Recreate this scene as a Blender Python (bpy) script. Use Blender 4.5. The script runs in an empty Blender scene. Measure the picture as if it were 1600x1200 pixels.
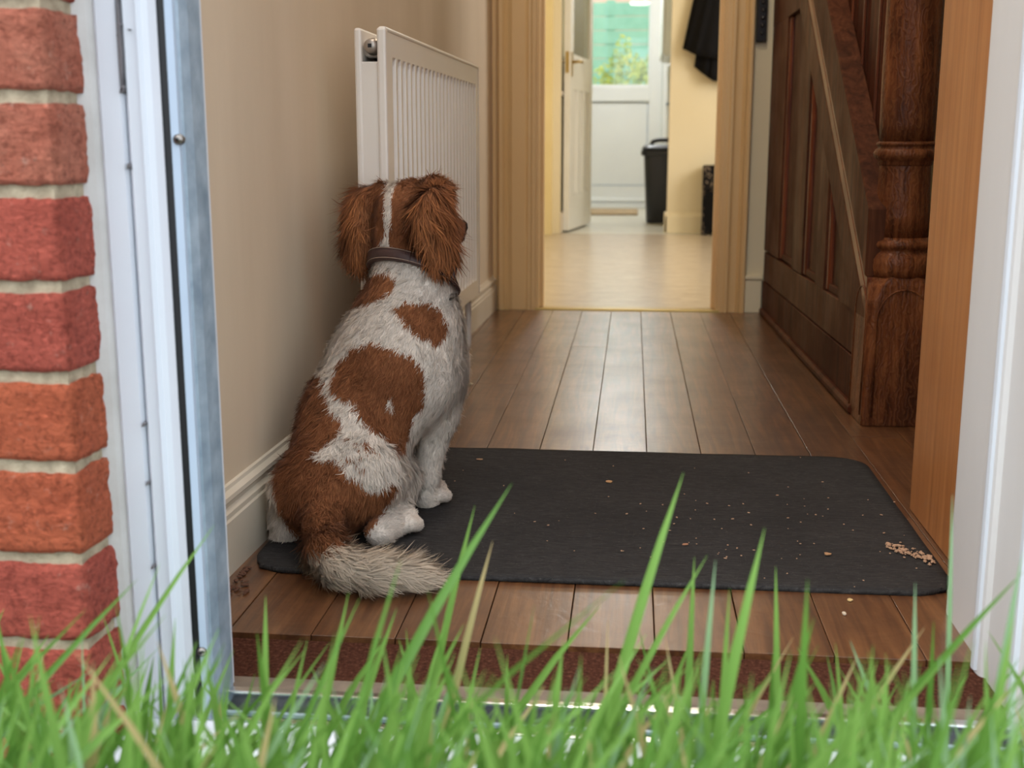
import bpy, bmesh, math, random
import numpy as np
from mathutils import Vector, Matrix, noise as mnoise

random.seed(7); rng = np.random.default_rng(7)
scene = bpy.context.scene
col = scene.collection

# ------------------------------------------------------------------ camera
FPX, HC = 1850.0, 0.56
PHI = math.atan(375/FPX); PSI = math.atan(190/FPX*math.cos(PHI))
FV = np.array([-math.sin(PSI)*math.cos(PHI), math.cos(PSI)*math.cos(PHI), -math.sin(PHI)])
RV = np.array([math.cos(PSI), math.sin(PSI), 0.0]); UV = np.cross(RV, FV)
CP = np.array([0.0, 0.0, HC])
cam = bpy.data.cameras.new('camera'); camo = bpy.data.objects.new('camera', cam); col.objects.link(camo)
cam.sensor_fit = 'HORIZONTAL'; cam.sensor_width = 36.0; cam.lens = FPX/1600*36
M = Matrix.Identity(4)
for i in range(3):
    M[i][0] = RV[i]; M[i][1] = UV[i]; M[i][2] = -FV[i]; M[i][3] = CP[i]
camo.matrix_world = M
cam.clip_start = 0.02; cam.clip_end = 200
cam.dof.use_dof = True; cam.dof.focus_distance = 1.75; cam.dof.aperture_fstop = 6.3
scene.camera = camo

# ------------------------------------------------------------------ world, lights, exposure
w = bpy.data.worlds.new('overcast_sky'); scene.world = w; w.use_nodes = True
wn = w.node_tree.nodes; wl = w.node_tree.links
bg = wn['Background']; bg.inputs['Color'].default_value = (0.86, 0.93, 1.0, 1); bg.inputs['Strength'].default_value = 2.3

def area(name, loc, size, power, color, rot=(0, 0, 0), sy=None):
    l = bpy.data.lights.new(name, 'AREA'); l.energy = power; l.color = color
    l.shape = 'RECTANGLE'; l.size = size; l.size_y = sy or size
    o = bpy.data.objects.new(name, l); o.location = loc; o.rotation_euler = rot; col.objects.link(o); return o
area('hall_fill', (0.0, 2.9, 2.36), 0.30, 9, (1.0, 0.86, 0.68))  # added warm fill under the hall ceiling, no fitting seen
area('hall_front_fill', (-0.05, 1.75, 2.36), 0.35, 9, (1.0, 0.93, 0.84))  # second added fill, lifts the near end of the hall
area('kitchen_top_fill', (0.1, 5.2, 2.36), 0.35, 10, (1.0, 0.90, 0.74))  # unseen fill added to warm up the kitchen
area('kitchen_side_fill', (2.1, 6.0, 1.5), 1.2, 48, (1.0, 0.98, 0.93), (0, math.pi/2, 0))  # added daylight fill from the right, the wall has no window
area('utility_fill', (-0.1, 9.5, 2.36), 0.4, 32, (0.95, 0.98, 1.0))  # added cool fill to brighten the back door and lobby
sn = bpy.data.lights.new('hazy_sun', 'SUN'); sn.energy = 1.3; sn.angle = math.radians(35); sn.color = (1.0, 0.96, 0.88)
so = bpy.data.objects.new('hazy_sun', sn); col.objects.link(so)
so.rotation_euler = Vector((0.62, 0.48, -0.95)).to_track_quat('-Z', 'Y').to_euler()
scene.view_settings.view_transform = 'Standard'
scene.view_settings.look = 'None'
scene.view_settings.gamma = 1.0
scene.view_settings.use_curve_mapping = False
scene.view_settings.exposure = 0.0
scene.cycles.use_denoising = True

# ------------------------------------------------------------------ pixel helpers (reading positions off the photograph)
def ray(x, y): return FV*FPX + RV*(x-800) + UV*(600-y)
def aty(x, y, Y):
    d = ray(x, y); return Vector(CP + d*(Y/d[1]))
def atx(x, y, X):
    d = ray(x, y); return Vector(CP + d*(X/d[0]))
def fl(x, y, z=0.0):
    d = ray(x, y); return Vector(CP + d*((z-HC)/d[2]))

# ------------------------------------------------------------------ materials
def s2l(c):
    c = c/255.0
    return c/12.92 if c <= 0.04045 else ((c+0.055)/1.055)**2.4
def rgb(r, g, b): return (s2l(r), s2l(g), s2l(b), 1.0)

class NT:
    def __init__(s, name):
        s.m = bpy.data.materials.new(name); s.m.use_nodes = True
        s.n = s.m.node_tree.nodes; s.l = s.m.node_tree.links
        s.b = s.n['Principled BSDF']
    def new(s, t, **kw):
        n = s.n.new(t)
        for k, v in kw.items():
            if k in n.inputs: n.inputs[k].default_value = v
            else: setattr(n, k, v)
        return n
    def coord(s, scale=(1, 1, 1), rand=0.0):
        tc = s.new('ShaderNodeTexCoord'); mp = s.new('ShaderNodeMapping'); mp.inputs['Scale'].default_value = scale
        s.l.new(tc.outputs['Object'], mp.inputs['Vector'])
        if rand:
            oi = s.new('ShaderNodeObjectInfo'); ml = s.new('ShaderNodeMath', operation='MULTIPLY'); ml.inputs[1].default_value = rand
            s.l.new(oi.outputs['Random'], ml.inputs[0]); s.l.new(ml.outputs[0], mp.inputs['Location'])
        return mp.outputs['Vector']
    def noise(s, vec, scale, detail=4, rough=0.55, dist=0.0):
        n = s.new('ShaderNodeTexNoise'); n.inputs['Scale'].default_value = scale; n.inputs['Detail'].default_value = detail
        n.inputs['Roughness'].default_value = rough; n.inputs['Distortion'].default_value = dist
        s.l.new(vec, n.inputs['Vector']); return n.outputs['Fac']
    def ramp(s, fac, stops):
        r = s.new('ShaderNodeValToRGB'); e = r.color_ramp.elements
        while len(e) < len(stops): e.new(0.5)
        for i, (p, c) in enumerate(stops): e[i].position = p; e[i].color = c
        s.l.new(fac, r.inputs['Fac']); return r.outputs['Color']
    def mix(s, fac, a, b, blend='MIX'):
        m = s.new('ShaderNodeMix', data_type='RGBA', blend_type=blend)
        for i, v in ((0, fac), (6, a), (7, b)):
            if hasattr(v, 'node'): s.l.new(v, m.inputs[i])
            else: m.inputs[i].default_value = v
        return m.outputs[2]
    def maprange(s, v, a, b, c, d):
        m = s.new('ShaderNodeMapRange')
        for i, q in enumerate((a, b, c, d)): m.inputs[i+1].default_value = q
        s.l.new(v, m.inputs[0]); return m.outputs[0]
    def bump(s, h, strength=0.3, dist=0.002):
        b = s.new('ShaderNodeBump'); b.inputs['Strength'].default_value = strength; b.inputs['Distance'].default_value = dist
        s.l.new(h, b.inputs['Height']); s.l.new(b.outputs['Normal'], s.b.inputs['Normal'])
    def set(s, color=None, rough=0.6, metal=0.0, coat=0.0, spec=0.5):
        i = s.b.inputs
        if color is not None:
            if hasattr(color, 'node'): s.l.new(color, i['Base Color'])
            else: i['Base Color'].default_value = color
        if hasattr(rough, 'node'): s.l.new(rough, i['Roughness'])
        else: i['Roughness'].default_value = rough
        i['Metallic'].default_value = metal; i['Coat Weight'].default_value = coat; i['Coat Roughness'].default_value = 0.2
        i['Specular IOR Level'].default_value = spec
        return s.m

def paint(name, c1, c2, scale=3.0, rough=0.5, bump=0.08, bscale=60, spec=0.4, stretch=(1, 1, 1)):
    t = NT(name); v = t.coord(stretch)
    c = t.mix(t.maprange(t.noise(v, scale, 5), 0.3, 0.7, 0, 1), c1, c2)
    t.bump(t.noise(v, bscale, 3), bump, 0.002)
    return t.set(c, rough, spec=spec)

def wood(name, dark, mid, light, grain=(30, 1.6, 30), rough=(0.3, 0.5), bump=0.25, rand=40.0, coat=0.0, wear=None, dist=1.2, spec=0.35):
    t = NT(name); v = t.coord(grain, rand); v2 = t.coord((1, 1, 1), rand)
    g = t.noise(v, 1.0, 6, 0.6, dist); g2 = t.noise(v, 4.0, 4, 0.7, 0.4)
    blot = t.noise(v2, 5.0, 5, 0.6)
    c = t.ramp(g, [(0.28, dark), (0.5, mid), (0.72, light)])
    c = t.mix(t.maprange(g2, 0.35, 0.7, 0.0, 0.45), c, dark)
    c = t.mix(t.maprange(blot, 0.45, 0.75, 0.0, 0.55), c, dark)
    if wear: c = t.mix(t.maprange(t.noise(v2, 9.0, 6, 0.7), 0.58, 0.75, 0.0, 0.6), c, wear)
    t.bump(g2, bump, 0.0015)
    return t.set(c, t.maprange(blot, 0.3, 0.7, rough[0], rough[1]), coat=coat, spec=spec)

M_wall = paint('cream_wall_paint', rgb(222, 204, 180), rgb(206, 187, 161), 4.0, 0.6, 0.14, 90, stretch=(1, 1, .22))
M_end = paint('warm_cream_paint', rgb(224, 190, 138), rgb(216, 178, 124), 2.0, 0.4, 0.06, 50)
M_skirt = paint('old_white_gloss', rgb(214, 203, 186), rgb(200, 187, 166), 4.0, 0.4, 0.1, 40)
M_kwall = paint('pale_kitchen_paint', rgb(226, 214, 184), rgb(220, 206, 172), 1.2, 0.6, 0.05, 60)
M_white = paint('white_plastic_frame', rgb(220, 224, 232), rgb(212, 217, 226), 5.0, 0.35, 0.02, 40)
M_whiteR = paint('white_painted_jamb', rgb(222, 220, 220), rgb(208, 204, 202), 3.0, 0.45, 0.1, 30, stretch=(1, 1, .2))
M_caulk = paint('grey_sealant', rgb(205, 202, 200), rgb(184, 180, 176), 14.0, 0.7, 0.5, 50)
M_black = NT('black_rubber').set(rgb(14, 14, 18), 0.5)
M_metal = NT('grey_galvanised_metal')
_v = M_metal.coord(); M_metal = M_metal.set(M_metal.ramp(M_metal.noise(_v, 40, 5), [(0.3, rgb(128, 146, 162)), (0.7, rgb(168, 184, 198))]), 0.4, 0.15)
M_blue = paint('bluish_white_strip', rgb(190, 204, 222), rgb(178, 194, 214), 6, 0.3, 0.02, 40)
M_steel = NT('screw_steel').set(rgb(150, 145, 140), 0.3, 1.0)
M_alu = NT('bright_aluminium').set(rgb(225, 228, 232), 0.22, 1.0)
M_brass = NT('aged_brass').set(rgb(176, 152, 96), 0.3, 1.0)
M_rad = paint('white_radiator_enamel', rgb(232, 224, 214), rgb(226, 216, 205), 2.5, 0.3, 0.02, 40)
M_plank = wood('varnished_floorboard', rgb(66, 38, 22), rgb(108, 68, 40), rgb(136, 92, 56), (38, 2.2, 38), (0.3, 0.42), 0.22, 60, 1.0, rgb(58, 36, 26), 1.6)
def rippled():
    t = NT('worn_floor_varnish'); t2 = M_plank.node_tree; n = t2.nodes; b = n['Principled BSDF']
    tc = n.new('ShaderNodeTexCoord'); mp = n.new('ShaderNodeMapping'); mp.inputs['Scale'].default_value = (24, 34, 1); t2.links.new(tc.outputs['Object'], mp.inputs['Vector'])
    nz = n.new('ShaderNodeTexNoise'); nz.inputs['Scale'].default_value = 1.0; nz.inputs['Detail'].default_value = 4; nz.inputs['Distortion'].default_value = 1.5; t2.links.new(mp.outputs[0], nz.inputs['Vector'])
    bp = n.new('ShaderNodeBump'); bp.inputs['Strength'].default_value = 0.5; bp.inputs['Distance'].default_value = 0.0016; t2.links.new(nz.outputs['Fac'], bp.inputs['Height'])
    t2.links.new(bp.outputs['Normal'], b.inputs['Coat Normal']); b.inputs['Coat Roughness'].default_value = 0.27; b.inputs['Coat Weight'].default_value = 0.85
    bpy.data.materials.remove(t.m)
rippled()
M_oak = wood('dark_stained_panelling', rgb(46, 22, 13), rgb(80, 40, 24), rgb(104, 56, 34), (34, 34, 2.2), (0.45, 0.65), 0.3, 30, 0.0, rgb(88, 50, 32), 1.2, 0.08)
M_oakd = wood('greyed_dark_panelling', rgb(50, 26, 16), rgb(86, 48, 30), rgb(110, 66, 42), (34, 34, 2.2), (0.45, 0.65), 0.3, 30, 0.0, rgb(96, 60, 40), 1.2, 0.10)
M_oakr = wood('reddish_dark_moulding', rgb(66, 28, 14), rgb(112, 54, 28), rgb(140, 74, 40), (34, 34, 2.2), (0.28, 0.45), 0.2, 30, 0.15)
M_newel_old = wood('carved_dark_newel_wood', rgb(54, 26, 14), rgb(104, 54, 29), rgb(136, 78, 44), (30, 30, 4), (0.2, 0.42), 0.8, 30, 0.25, rgb(150, 92, 58), 2.5)
def carved():
    t = NT('carved_newel_wood'); v = t.coord((1, 1, .55))
    n = t.noise(v, 26, 3, 0.55, 2.2); f_ = t.noise(t.coord((60, 60, 6)), 1.0, 5, 0.6, .6); bl = t.noise(v, 7, 4)
    wv = t.new('ShaderNodeTexWave'); wv.inputs['Scale'].default_value = 30; wv.inputs['Distortion'].default_value = 14; wv.inputs['Detail'].default_value = 3; wv.inputs['Detail Scale'].default_value = 2.2
    t.l.new(v, wv.inputs['Vector'])
    c = t.ramp(f_, [(0.3, rgb(62, 31, 17)), (0.5, rgb(110, 60, 33)), (0.7, rgb(140, 84, 48))])
    c = t.mix(t.maprange(bl, .42, .68, 0, .75), c, rgb(48, 24, 15))
    c = t.mix(t.maprange(wv.outputs['Fac'], .6, .95, 0, .2), c, rgb(150, 96, 58))
    t.bump(wv.outputs['Fac'], 0.4, 0.0018)
    return t.set(c, t.maprange(bl, .3, .7, .26, .42), coat=0, spec=.14)
M_newel = carved()
M_veneer = wood('smooth_orange_brown_veneer', rgb(158, 96, 50), rgb(184, 118, 66), rgb(196, 132, 78), (60, 60, 1.2), (0.35, 0.45), 0.05, 10, 0.0, None, 0.3)
M_gap = NT('dark_gap').set(rgb(14, 9, 7), 0.9)
M_vinyl = NT('pale_wood_vinyl')
_v = M_vinyl.coord((3, 12, 1)); _n = M_vinyl.noise(_v, 2.6, 7, 0.7, 1.6)
M_vinyl.bump(M_vinyl.noise(_v, 4, 4), 0.12, 0.002)
M_vinyl = M_vinyl.set(M_vinyl.ramp(_n, [(0.28, rgb(136, 116, 94)), (0.5, rgb(184, 166, 142)), (0.7, rgb(210, 198, 178))]), 0.28, coat=0.3)
M_tile = paint('pale_grey_utility_floor', rgb(206, 202, 188), rgb(190, 186, 172), 3, 0.3, 0.03, 20)
M_mort = NT('sandy_mortar'); _v = M_mort.coord()
M_mort.bump(M_mort.noise(_v, 160, 5, 0.7), 0.9, 0.004)
M_mort = M_mort.set(M_mort.ramp(M_mort.noise(_v, 70, 6), [(0.3, rgb(156, 142, 120)), (0.7, rgb(200, 186, 160))]), 0.95, spec=0.1)

def brick_mat(name, a, b, c):
    t = NT(name); v = t.coord((1, 1, 1), 20)
    n1 = t.noise(v, 18, 5, 0.6); n2 = t.noise(v, 150, 5, 0.7, 0.5)
    k = t.mix(t.maprange(n1, 0.35, 0.65, 0, 1), a, b)
    k = t.mix(t.maprange(n2, 0.36, 0.52, 0.6, 0.0), k, c)
    k = t.mix(t.maprange(t.noise(v, 60, 6, 0.75), 0.60, 0.72, 0.0, 0.55), k, rgb(240, 200, 180))
    t.bump(t.noise(t.coord((1, 1, 2.0), 20), 85, 7, 0.72, 1.2), 1.0, 0.012)
    return t.set(k, 0.9, spec=0.15)
M_bricks = [brick_mat('red_brick_salmon', rgb(232, 148, 122), rgb(218, 128, 104), rgb(150, 76, 60)),
            brick_mat('red_brick_crimson', rgb(226, 116, 98), rgb(208, 104, 88), rgb(138, 62, 52)),
            brick_mat('red_brick_orange', rgb(232, 126, 90), rgb(216, 112, 80), rgb(146, 68, 48))]

def mat_rug():
    t = NT('charcoal_felt_mat'); v = t.coord()
    n = t.noise(t.coord((40, 400, 40)), 1.0, 5, 0.7, 1.5); n2 = t.noise(v, 5, 4); n3 = t.noise(t.coord((260, 600, 200)), 1.0, 3, 0.8)
    c = t.ramp(n, [(0.3, rgb(40, 38, 38)), (0.6, rgb(70, 67, 66)), (0.8, rgb(102, 98, 95))])
    c = t.mix(t.maprange(n2, 0.4, 0.7, 0, 0.4), c, rgb(42, 40, 40))
    c = t.mix(t.maprange(n3, 0.64, 0.74, 0, 0.8), c, rgb(150, 142, 134))
    t.bump(n, 0.8, 0.004)
    return t.set(c, 0.95, spec=0.15)
M_rug = mat_rug()
M_coir = NT('red_brown_coir'); _v = M_coir.coord()
M_coir.bump(M_coir.noise(_v, 220, 5, 0.8), 1.0, 0.006)
M_coir = M_coir.set(M_coir.ramp(M_coir.noise(_v, 200, 6, 0.8), [(0.35, rgb(58, 32, 24)), (0.55, rgb(104, 62, 46)), (0.7, rgb(150, 100, 78))]), 0.95, spec=0.1)
M_bin = NT('black_bin_plastic').set(rgb(30, 33, 40), 0.35)
M_cloth = NT('black_coat_cloth').set(rgb(12, 11, 13), 0.9, spec=0.2)
M_case = NT('scuffed_black_case'); _v = M_case.coord()
M_case = M_case.set(M_case.ramp(M_case.noise(_v, 22, 4, 0.6, 2.0), [(0.56, rgb(14, 12, 12)), (0.62, rgb(150, 132, 112)), (0.68, rgb(18, 15, 14))]), 0.8, spec=.2)
M_casep = NT('plain_black_case').set(rgb(10, 9, 9), 0.8, spec=.15)
M_gloss = NT('black_gloss_wood').set(rgb(20, 15, 14), 0.15, coat=0.5)
def glass_mat(name):
    t = NT(name); out = t.n['Material Output']
    tr = t.new('ShaderNodeBsdfTransparent'); gl = t.new('ShaderNodeBsdfGlossy'); gl.inputs['Roughness'].default_value = 0.02
    tr.inputs['Color'].default_value = (0.95, 0.98, 0.97, 1)
    mx = t.new('ShaderNodeMixShader'); mx.inputs[0].default_value = 0.06
    t.l.new(tr.outputs[0], mx.inputs[1]); t.l.new(gl.outputs[0], mx.inputs[2]); t.l.new(mx.outputs[0], out.inputs['Surface'])
    return t.m
M_glass = glass_mat('clear_window_glass')

def leafy(name, stops, attr=None, rough=0.45, trans=0.4):
    t = NT(name); out = t.n['Material Output']
    if attr:
        a = t.new('ShaderNodeAttribute', attribute_name=attr); c = a.outputs['Color']
    else:
        c = t.ramp(t.noise(t.coord(), 6, 4), stops)
    t.set(c, rough)
    tl = t.new('ShaderNodeBsdfTranslucent'); t.l.new(c, tl.inputs['Color'])
    mx = t.new('ShaderNodeMixShader'); mx.inputs[0].default_value = trans
    t.l.new(t.b.outputs[0], mx.inputs[1]); t.l.new(tl.outputs[0], mx.inputs[2]); t.l.new(mx.outputs[0], out.inputs['Surface'])
    return t.m

# ------------------------------------------------------------------ object helpers
def props(o, label=None, cat=None, group=None, kind=None):
    if label: o['label'] = label
    if cat: o['category'] = cat
    if group: o['group'] = group
    if kind: o['kind'] = kind
    return o
def empty(name, loc=(0, 0, 0), rz=0.0, **kw):
    o = bpy.data.objects.new(name, None); o.empty_display_size = 0.05; col.objects.link(o)
    o.location = loc; o.rotation_euler = (0, 0, rz); return props(o, **kw)
def link(name, me, m, parent=None, loc=None, rot=None, **kw):
    o = bpy.data.objects.new(name, me)
    if m is not None and not me.materials: me.materials.append(m)
    col.objects.link(o)
    if parent is not None: o.parent = parent
    if loc is not None: o.location = loc
    if rot is not None: o.rotation_euler = rot
    return props(o, **kw)
def bev(o, wd=0.003, seg=2):
    b = o.modifiers.new('bevel', 'BEVEL'); b.width = wd; b.segments = seg; b.limit_method = 'ANGLE'; b.angle_limit = math.radians(40)
    return o
def mesh_from(name, vs, fs, smooth=False):
    me = bpy.data.meshes.new(name); me.from_pydata([tuple(v) for v in vs], [], fs); me.update()
    bm = bmesh.new(); bm.from_mesh(me); bmesh.ops.recalc_face_normals(bm, faces=bm.faces); bm.to_mesh(me); bm.free()
    if smooth:
        for p in me.polygons: p.use_smooth = True
    return me
def prism_mesh(pts, z0, z1, axis='z', name='prism', smooth=False):
    """closed outline swept along an axis; pts are the two other coordinates in order (xy | xz for y | yz for x)"""
    n = len(pts); vs = []
    for z in (z0, z1):
        for a, b in pts:
            vs.append((a, b, z) if axis == 'z' else (a, z, b) if axis == 'y' else (z, a, b))
    fs = [tuple(range(n)), tuple(range(2*n-1, n-1, -1))] + [(i, (i+1) % n, n+(i+1) % n, n+i) for i in range(n)]
    return mesh_from(name, vs, fs, smooth)
def box_mesh(x0, x1, y0, y1, z0, z1, name='box'):
    return prism_mesh([(x0, y0), (x1, y0), (x1, y1), (x0, y1)], z0, z1, 'z', name)
def box(name, x0, x1, y0, y1, z0, z1, m, parent=None, b=0.0, **kw):
    o = link(name, box_mesh(x0, x1, y0, y1, z0, z1, name), m, parent, **kw)
    if b: bev(o, b)
    return o
def cbox(name, x0, x1, y0, y1, z0, z1, m, parent=None, b=0.0, **kw):
    """box with its own origin at its centre (top-level boxes, textures vary)"""
    cx, cy, cz = (x0+x1)/2, (y0+y1)/2, (z0+z1)/2
    o = link(name, box_mesh(x0-cx, x1-cx, y0-cy, y1-cy, z0-cz, z1-cz, name), m, parent, (cx, cy, cz), **kw)
    if b: bev(o, b)
    return o
def lathe_mesh(prof, n=32, name='lathe', cap=True):
    vs = []; fs = []
    for r, z in prof:
        for k in range(n):
            a = 2*math.pi*k/n; vs.append((r*math.cos(a), r*math.sin(a), z))
    for i in range(len(prof)-1):
        for k in range(n):
            k2 = (k+1) % n; fs.append((i*n+k, i*n+k2, (i+1)*n+k2, (i+1)*n+k))
    if cap: fs.append(tuple(range(n))); fs.append(tuple((len(prof)-1)*n+k for k in range(n)))
    return mesh_from(name, vs, fs, True)
def autosmooth(o, deg=35):
    for p in o.data.polygons: p.use_smooth = True
    o.data.set_sharp_from_angle(angle=math.radians(deg)); return o
def tube_mesh(pts, r, n=10, name='tube'):
    pts = [Vector(p) for p in pts]; vs = []; fs = []; up = Vector((0.13, 0.21, 0.97))
    for i, p in enumerate(pts):
        t = (pts[min(i+1, len(pts)-1)]-pts[max(i-1, 0)]).normalized()
        a = t.cross(up).normalized(); b = t.cross(a); rr = r[i] if isinstance(r, (list, tuple)) else r
        for k in range(n):
            q = 2*math.pi*k/n; vs.append(p+a*(rr*math.cos(q))+b*(rr*math.sin(q)))
    for i in range(len(pts)-1):
        for k in range(n):
            k2 = (k+1) % n; fs.append((i*n+k, i*n+k2, (i+1)*n+k2, (i+1)*n+k))
    fs += [tuple(range(n)), tuple((len(pts)-1)*n+k for k in range(n))]
    return mesh_from(name, vs, fs, True)

# ================================================================== FLOORS
CEIL = 2.4
floor = link('floor', box_mesh(-0.62, 1.40, 1.26, 4.055, -0.06, -0.022, 'subfloor'), M_gap, kind='structure', label='brown varnished floorboards of the hallway')
# board joints read along the far end of the hall, boards run away from the door
PITCH = 0.0995; X0 = fl(1001, 484).x
cuts = {}
for k in range(-7, 14):
    xa = X0 + k*PITCH; xb = xa + PITCH
    if xb < -0.56 or xa > 1.3: continue
    r = random.Random(k*17+3)
    ends = [1.262, 4.05]
    if k in (2, 4, 7, -2, -4): ends = [1.262, {2: 2.62, 4: 2.30, 7: 3.1, -2: 3.3, -4: 2.75}[k], 4.05]
    x1 = max(xa, -0.56)
    for a, b in zip(ends[:-1], ends[1:]):
        dz = r.uniform(-0.0006, 0.0006)
        cbox('plank', x1+0.0006, xb-0.0006, a+0.0008, b-0.0008, -0.022, dz, M_plank, floor, 0.0006)
cbox('floor_kitchen', -1.4, 2.2, 4.085, 7.62, -0.05, -0.002, M_vinyl, kind='structure', label='pale wood-effect vinyl floor of the kitchen')
cbox('floor_utility', -1.4, 0.6, 7.62, 11.0, -0.05, -0.001, M_tile, kind='structure', label='pale grey floor of the back lobby')
cbox('trim_1', -0.345, 0.318, 4.04, 4.10, -0.01, 0.006, M_brass, b=0.003, kind='structure', label='thin brass threshold strip in the kitchen doorway')

# ================================================================== WALLS OF THE HALL
LWR = -0.0228
wl_o = link('wall_left', box_mesh(-0.12, -0.016, -2.87, 0.07, -0.02, CEIL, 'wall_left'), M_wall, None, (-0.459, 3.98, 0), (0, 0, LWR), kind='structure', label='worn cream left wall of the hallway')
# skirting board with an ogee top, profile in (x, z)
SK = [(-0.018, 0), (-0.002, 0), (-0.002, 0.072), (-0.004, 0.075), (-0.004, 0.082), (-0.0085, 0.088), (-0.0075, 0.094), (-0.004, 0.098), (-0.0045, 0.104), (-0.011, 0.109), (-0.012, 0.114), (-0.018, 0.116)]
link('baseboard_left', prism_mesh(SK, -2.86, 0.06, 'y', 'baseboard_left'), M_skirt, None, (-0.459, 3.98, 0), (0, 0, LWR), kind='structure', label='old white moulded skirting board along the left wall')

DL, DR = -0.323, 0.295           # doorway to the kitchen
EY = 4.05
wb = empty('wall_back', kind='structure', label='warm cream end wall around the kitchen doorway')
box('wall_panel', -0.70, DL-0.012, EY, EY+0.12, -0.02, CEIL, M_end, wb)
box('wall_panel', DR+0.012, 1.40, EY, EY+0.12, -0.02, CEIL, M_kwall, wb)
box('wall_panel', DL-0.012, DR+0.012, EY, EY+0.12, 2.02, CEIL, M_end, wb)
# architrave profile, (across, forward)
def architrave(name, x_in, sgn, wd, label):
    e = empty(name, kind='structure', label=label)
    pr = [(0, 0), (0, 0.012), (0.012, 0.014), (0.016, 0.020), (0.024, 0.021), (0.03, 0.015), (0.036, 0.014), (wd*0.62, 0.014), (wd*0.66, 0.020), (wd*0.72, 0.026), (wd*0.80, 0.022), (wd*0.86, 0.028), (wd*0.95, 0.028), (wd, 0.020), (wd, 0)]
    link('architrave', prism_mesh([(x_in+sgn*a, EY-d) for a, d in pr], 0.0, 2.09, 'z', 'architrave'), M_end, e)
    link('door_lining', prism_mesh([(x_in, EY-0.004), (x_in-sgn*0.012, EY-0.004), (x_in-sgn*0.012, EY+0.045), (x_in-sgn*0.024, EY+0.045), (x_in-sgn*0.024, EY+0.085), (x_in-sgn*0.012, EY+0.085), (x_in-sgn*0.012, EY+0.125), (x_in, EY+0.125)], 0, 2.03, 'z', 'door_lining'), M_end, e)
    return e
architrave('trim_2', DL-0.004, -1, 0.128, 'cream moulded architrave left of the kitchen doorway')
architrave('trim_3', DR+0.004, 1, 0.084, 'cream moulded architrave right of the kitchen doorway')
tb = empty('baseboard_back', kind='structure', label='short cream skirting block right of the kitchen doorway')
bev(box('skirting_block', 0.383, 0.438, EY-0.020, EY, 0, 0.112, M_kwall, tb), 0.003)
bev(box('skirting_cap', 0.380, 0.440, EY-0.024, EY, 0.112, 0.127, M_kwall, tb), 0.004)

box('ceiling', -1.5, 2.3, 1.06, 11.0, CEIL, CEIL+0.1, M_kwall, kind='structure', label='plain ceiling of the house')
box('wall_right', 1.36, 1.46, 1.06, EY, -0.02, CEIL, M_wall, kind='structure', label='wall beyond the staircase')

# ================================================================== STAIRCASE SPANDREL, right
SR = math.atan(0.0202)
st = empty('staircase_panelling', (0.4435, 4.12, 0), SR, label='dark brown panelled staircase side with carved newel post along the hall', cat='staircase')
def yy(Y): return Y-4.12
SL = 0.775                                             # slope of the string
def zs(Y, off): return 0.243 + (Y-2.589)*SL + off      # lower edge of the string at Y
YN, YF = 2.47, 4.04
def spr(name, pts, d0, d1, m, b=0.0015):
    o = link(name, prism_mesh([(yy(a), z) for a, z in pts], -d1, -d0, 'x', name), m, st)
    if b: bev(o, b, 1)
    return o
spr('back_board', [(YN, 0), (YF, 0), (YF, zs(YF, .30)), (YN, zs(YN, .30))], -0.034, -0.018, M_oak, 0)
spr('inner_board', [(YN, 0), (YF, 0), (YF, 1.6), (YN, 1.6)], -0.095, -0.080, M_gap, 0)
spr('floor_bead', [(YN+.02, 0), (YF-0.03, 0), (YF-0.03, 0.022), (YN+.02, 0.022)], -0.01, 0.016, M_oak, 0.006)
spr('bottom_board', [(YN, 0.0), (YF, 0.0), (YF, 0.108), (YN, 0.118)], -0.02, 0.004, M_oak)
spr('bottom_rail', [(YN, 0.121), (YF, 0.111), (YF, 0.205), (YN, 0.215)], -0.02, 0.002, M_oakd)
# stiles of the spandrel; top ends run under the string
def stile(name, ya, yb, m=M_oakd, d=0.002):
    spr(name, [(ya, 0.212), (yb, 0.212), (yb, min(zs(yb, 0.02), 1.5)), (ya, min(zs(ya, 0.02), 1.5))], -0.02, d, m)
def sunk(ya, yb, top=None):
    t0 = min(zs(ya, 0.02), 1.5) if top is None else top; t1 = min(zs(yb, 0.02), 1.5) if top is None else top
    spr('panel', [(ya, 0.212), (yb, 0.212), (yb, t1), (ya, t0)], -0.019, -0.013, M_oak)
    # raised moulding round the sunk panel, a slope of redder wood
    for a, b in ((yb-0.03, yb), (ya, ya+0.022)):
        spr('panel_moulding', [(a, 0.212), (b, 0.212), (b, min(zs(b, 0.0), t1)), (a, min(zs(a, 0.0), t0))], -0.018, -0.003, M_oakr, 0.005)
    spr('panel_moulding', [(ya, 0.212), (yb, 0.212), (yb, 0.232), (ya, 0.232)], -0.018, -0.006, M_oak, 0.003)
stile('stile', 3.72, 4.06)
sunk(3.44, 3.72, 0.93)
spr('top_rail', [(3.44, 0.93), (4.06, 0.93), (4.06, 1.5), (3.44, 1.5)], -0.02, 0.003, M_oakd)
stile('stile', 3.27, 3.44)
sunk(3.05, 3.27)
stile('stile', 2.93, 3.05)
sunk(2.74, 2.93)
stile('stile', 2.50, 2.74)
YS = 2.425
def string(name, o0, o1, d0, d1, m, b=0.003):
    spr(name, [(YS, zs(YS, o0)), (YF, zs(YF, o0)), (YF, zs(YF, o1)), (YS, zs(YS, o1))], d0, d1, m, b)
string('string_lower_board', 0.0, 0.112, -0.018, 0.008, M_oakd)
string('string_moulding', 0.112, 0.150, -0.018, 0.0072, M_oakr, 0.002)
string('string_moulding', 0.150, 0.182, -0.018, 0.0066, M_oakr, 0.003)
string('string_upper_board', 0.182, 0.320, -0.04, 0.012, M_oakd)
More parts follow.
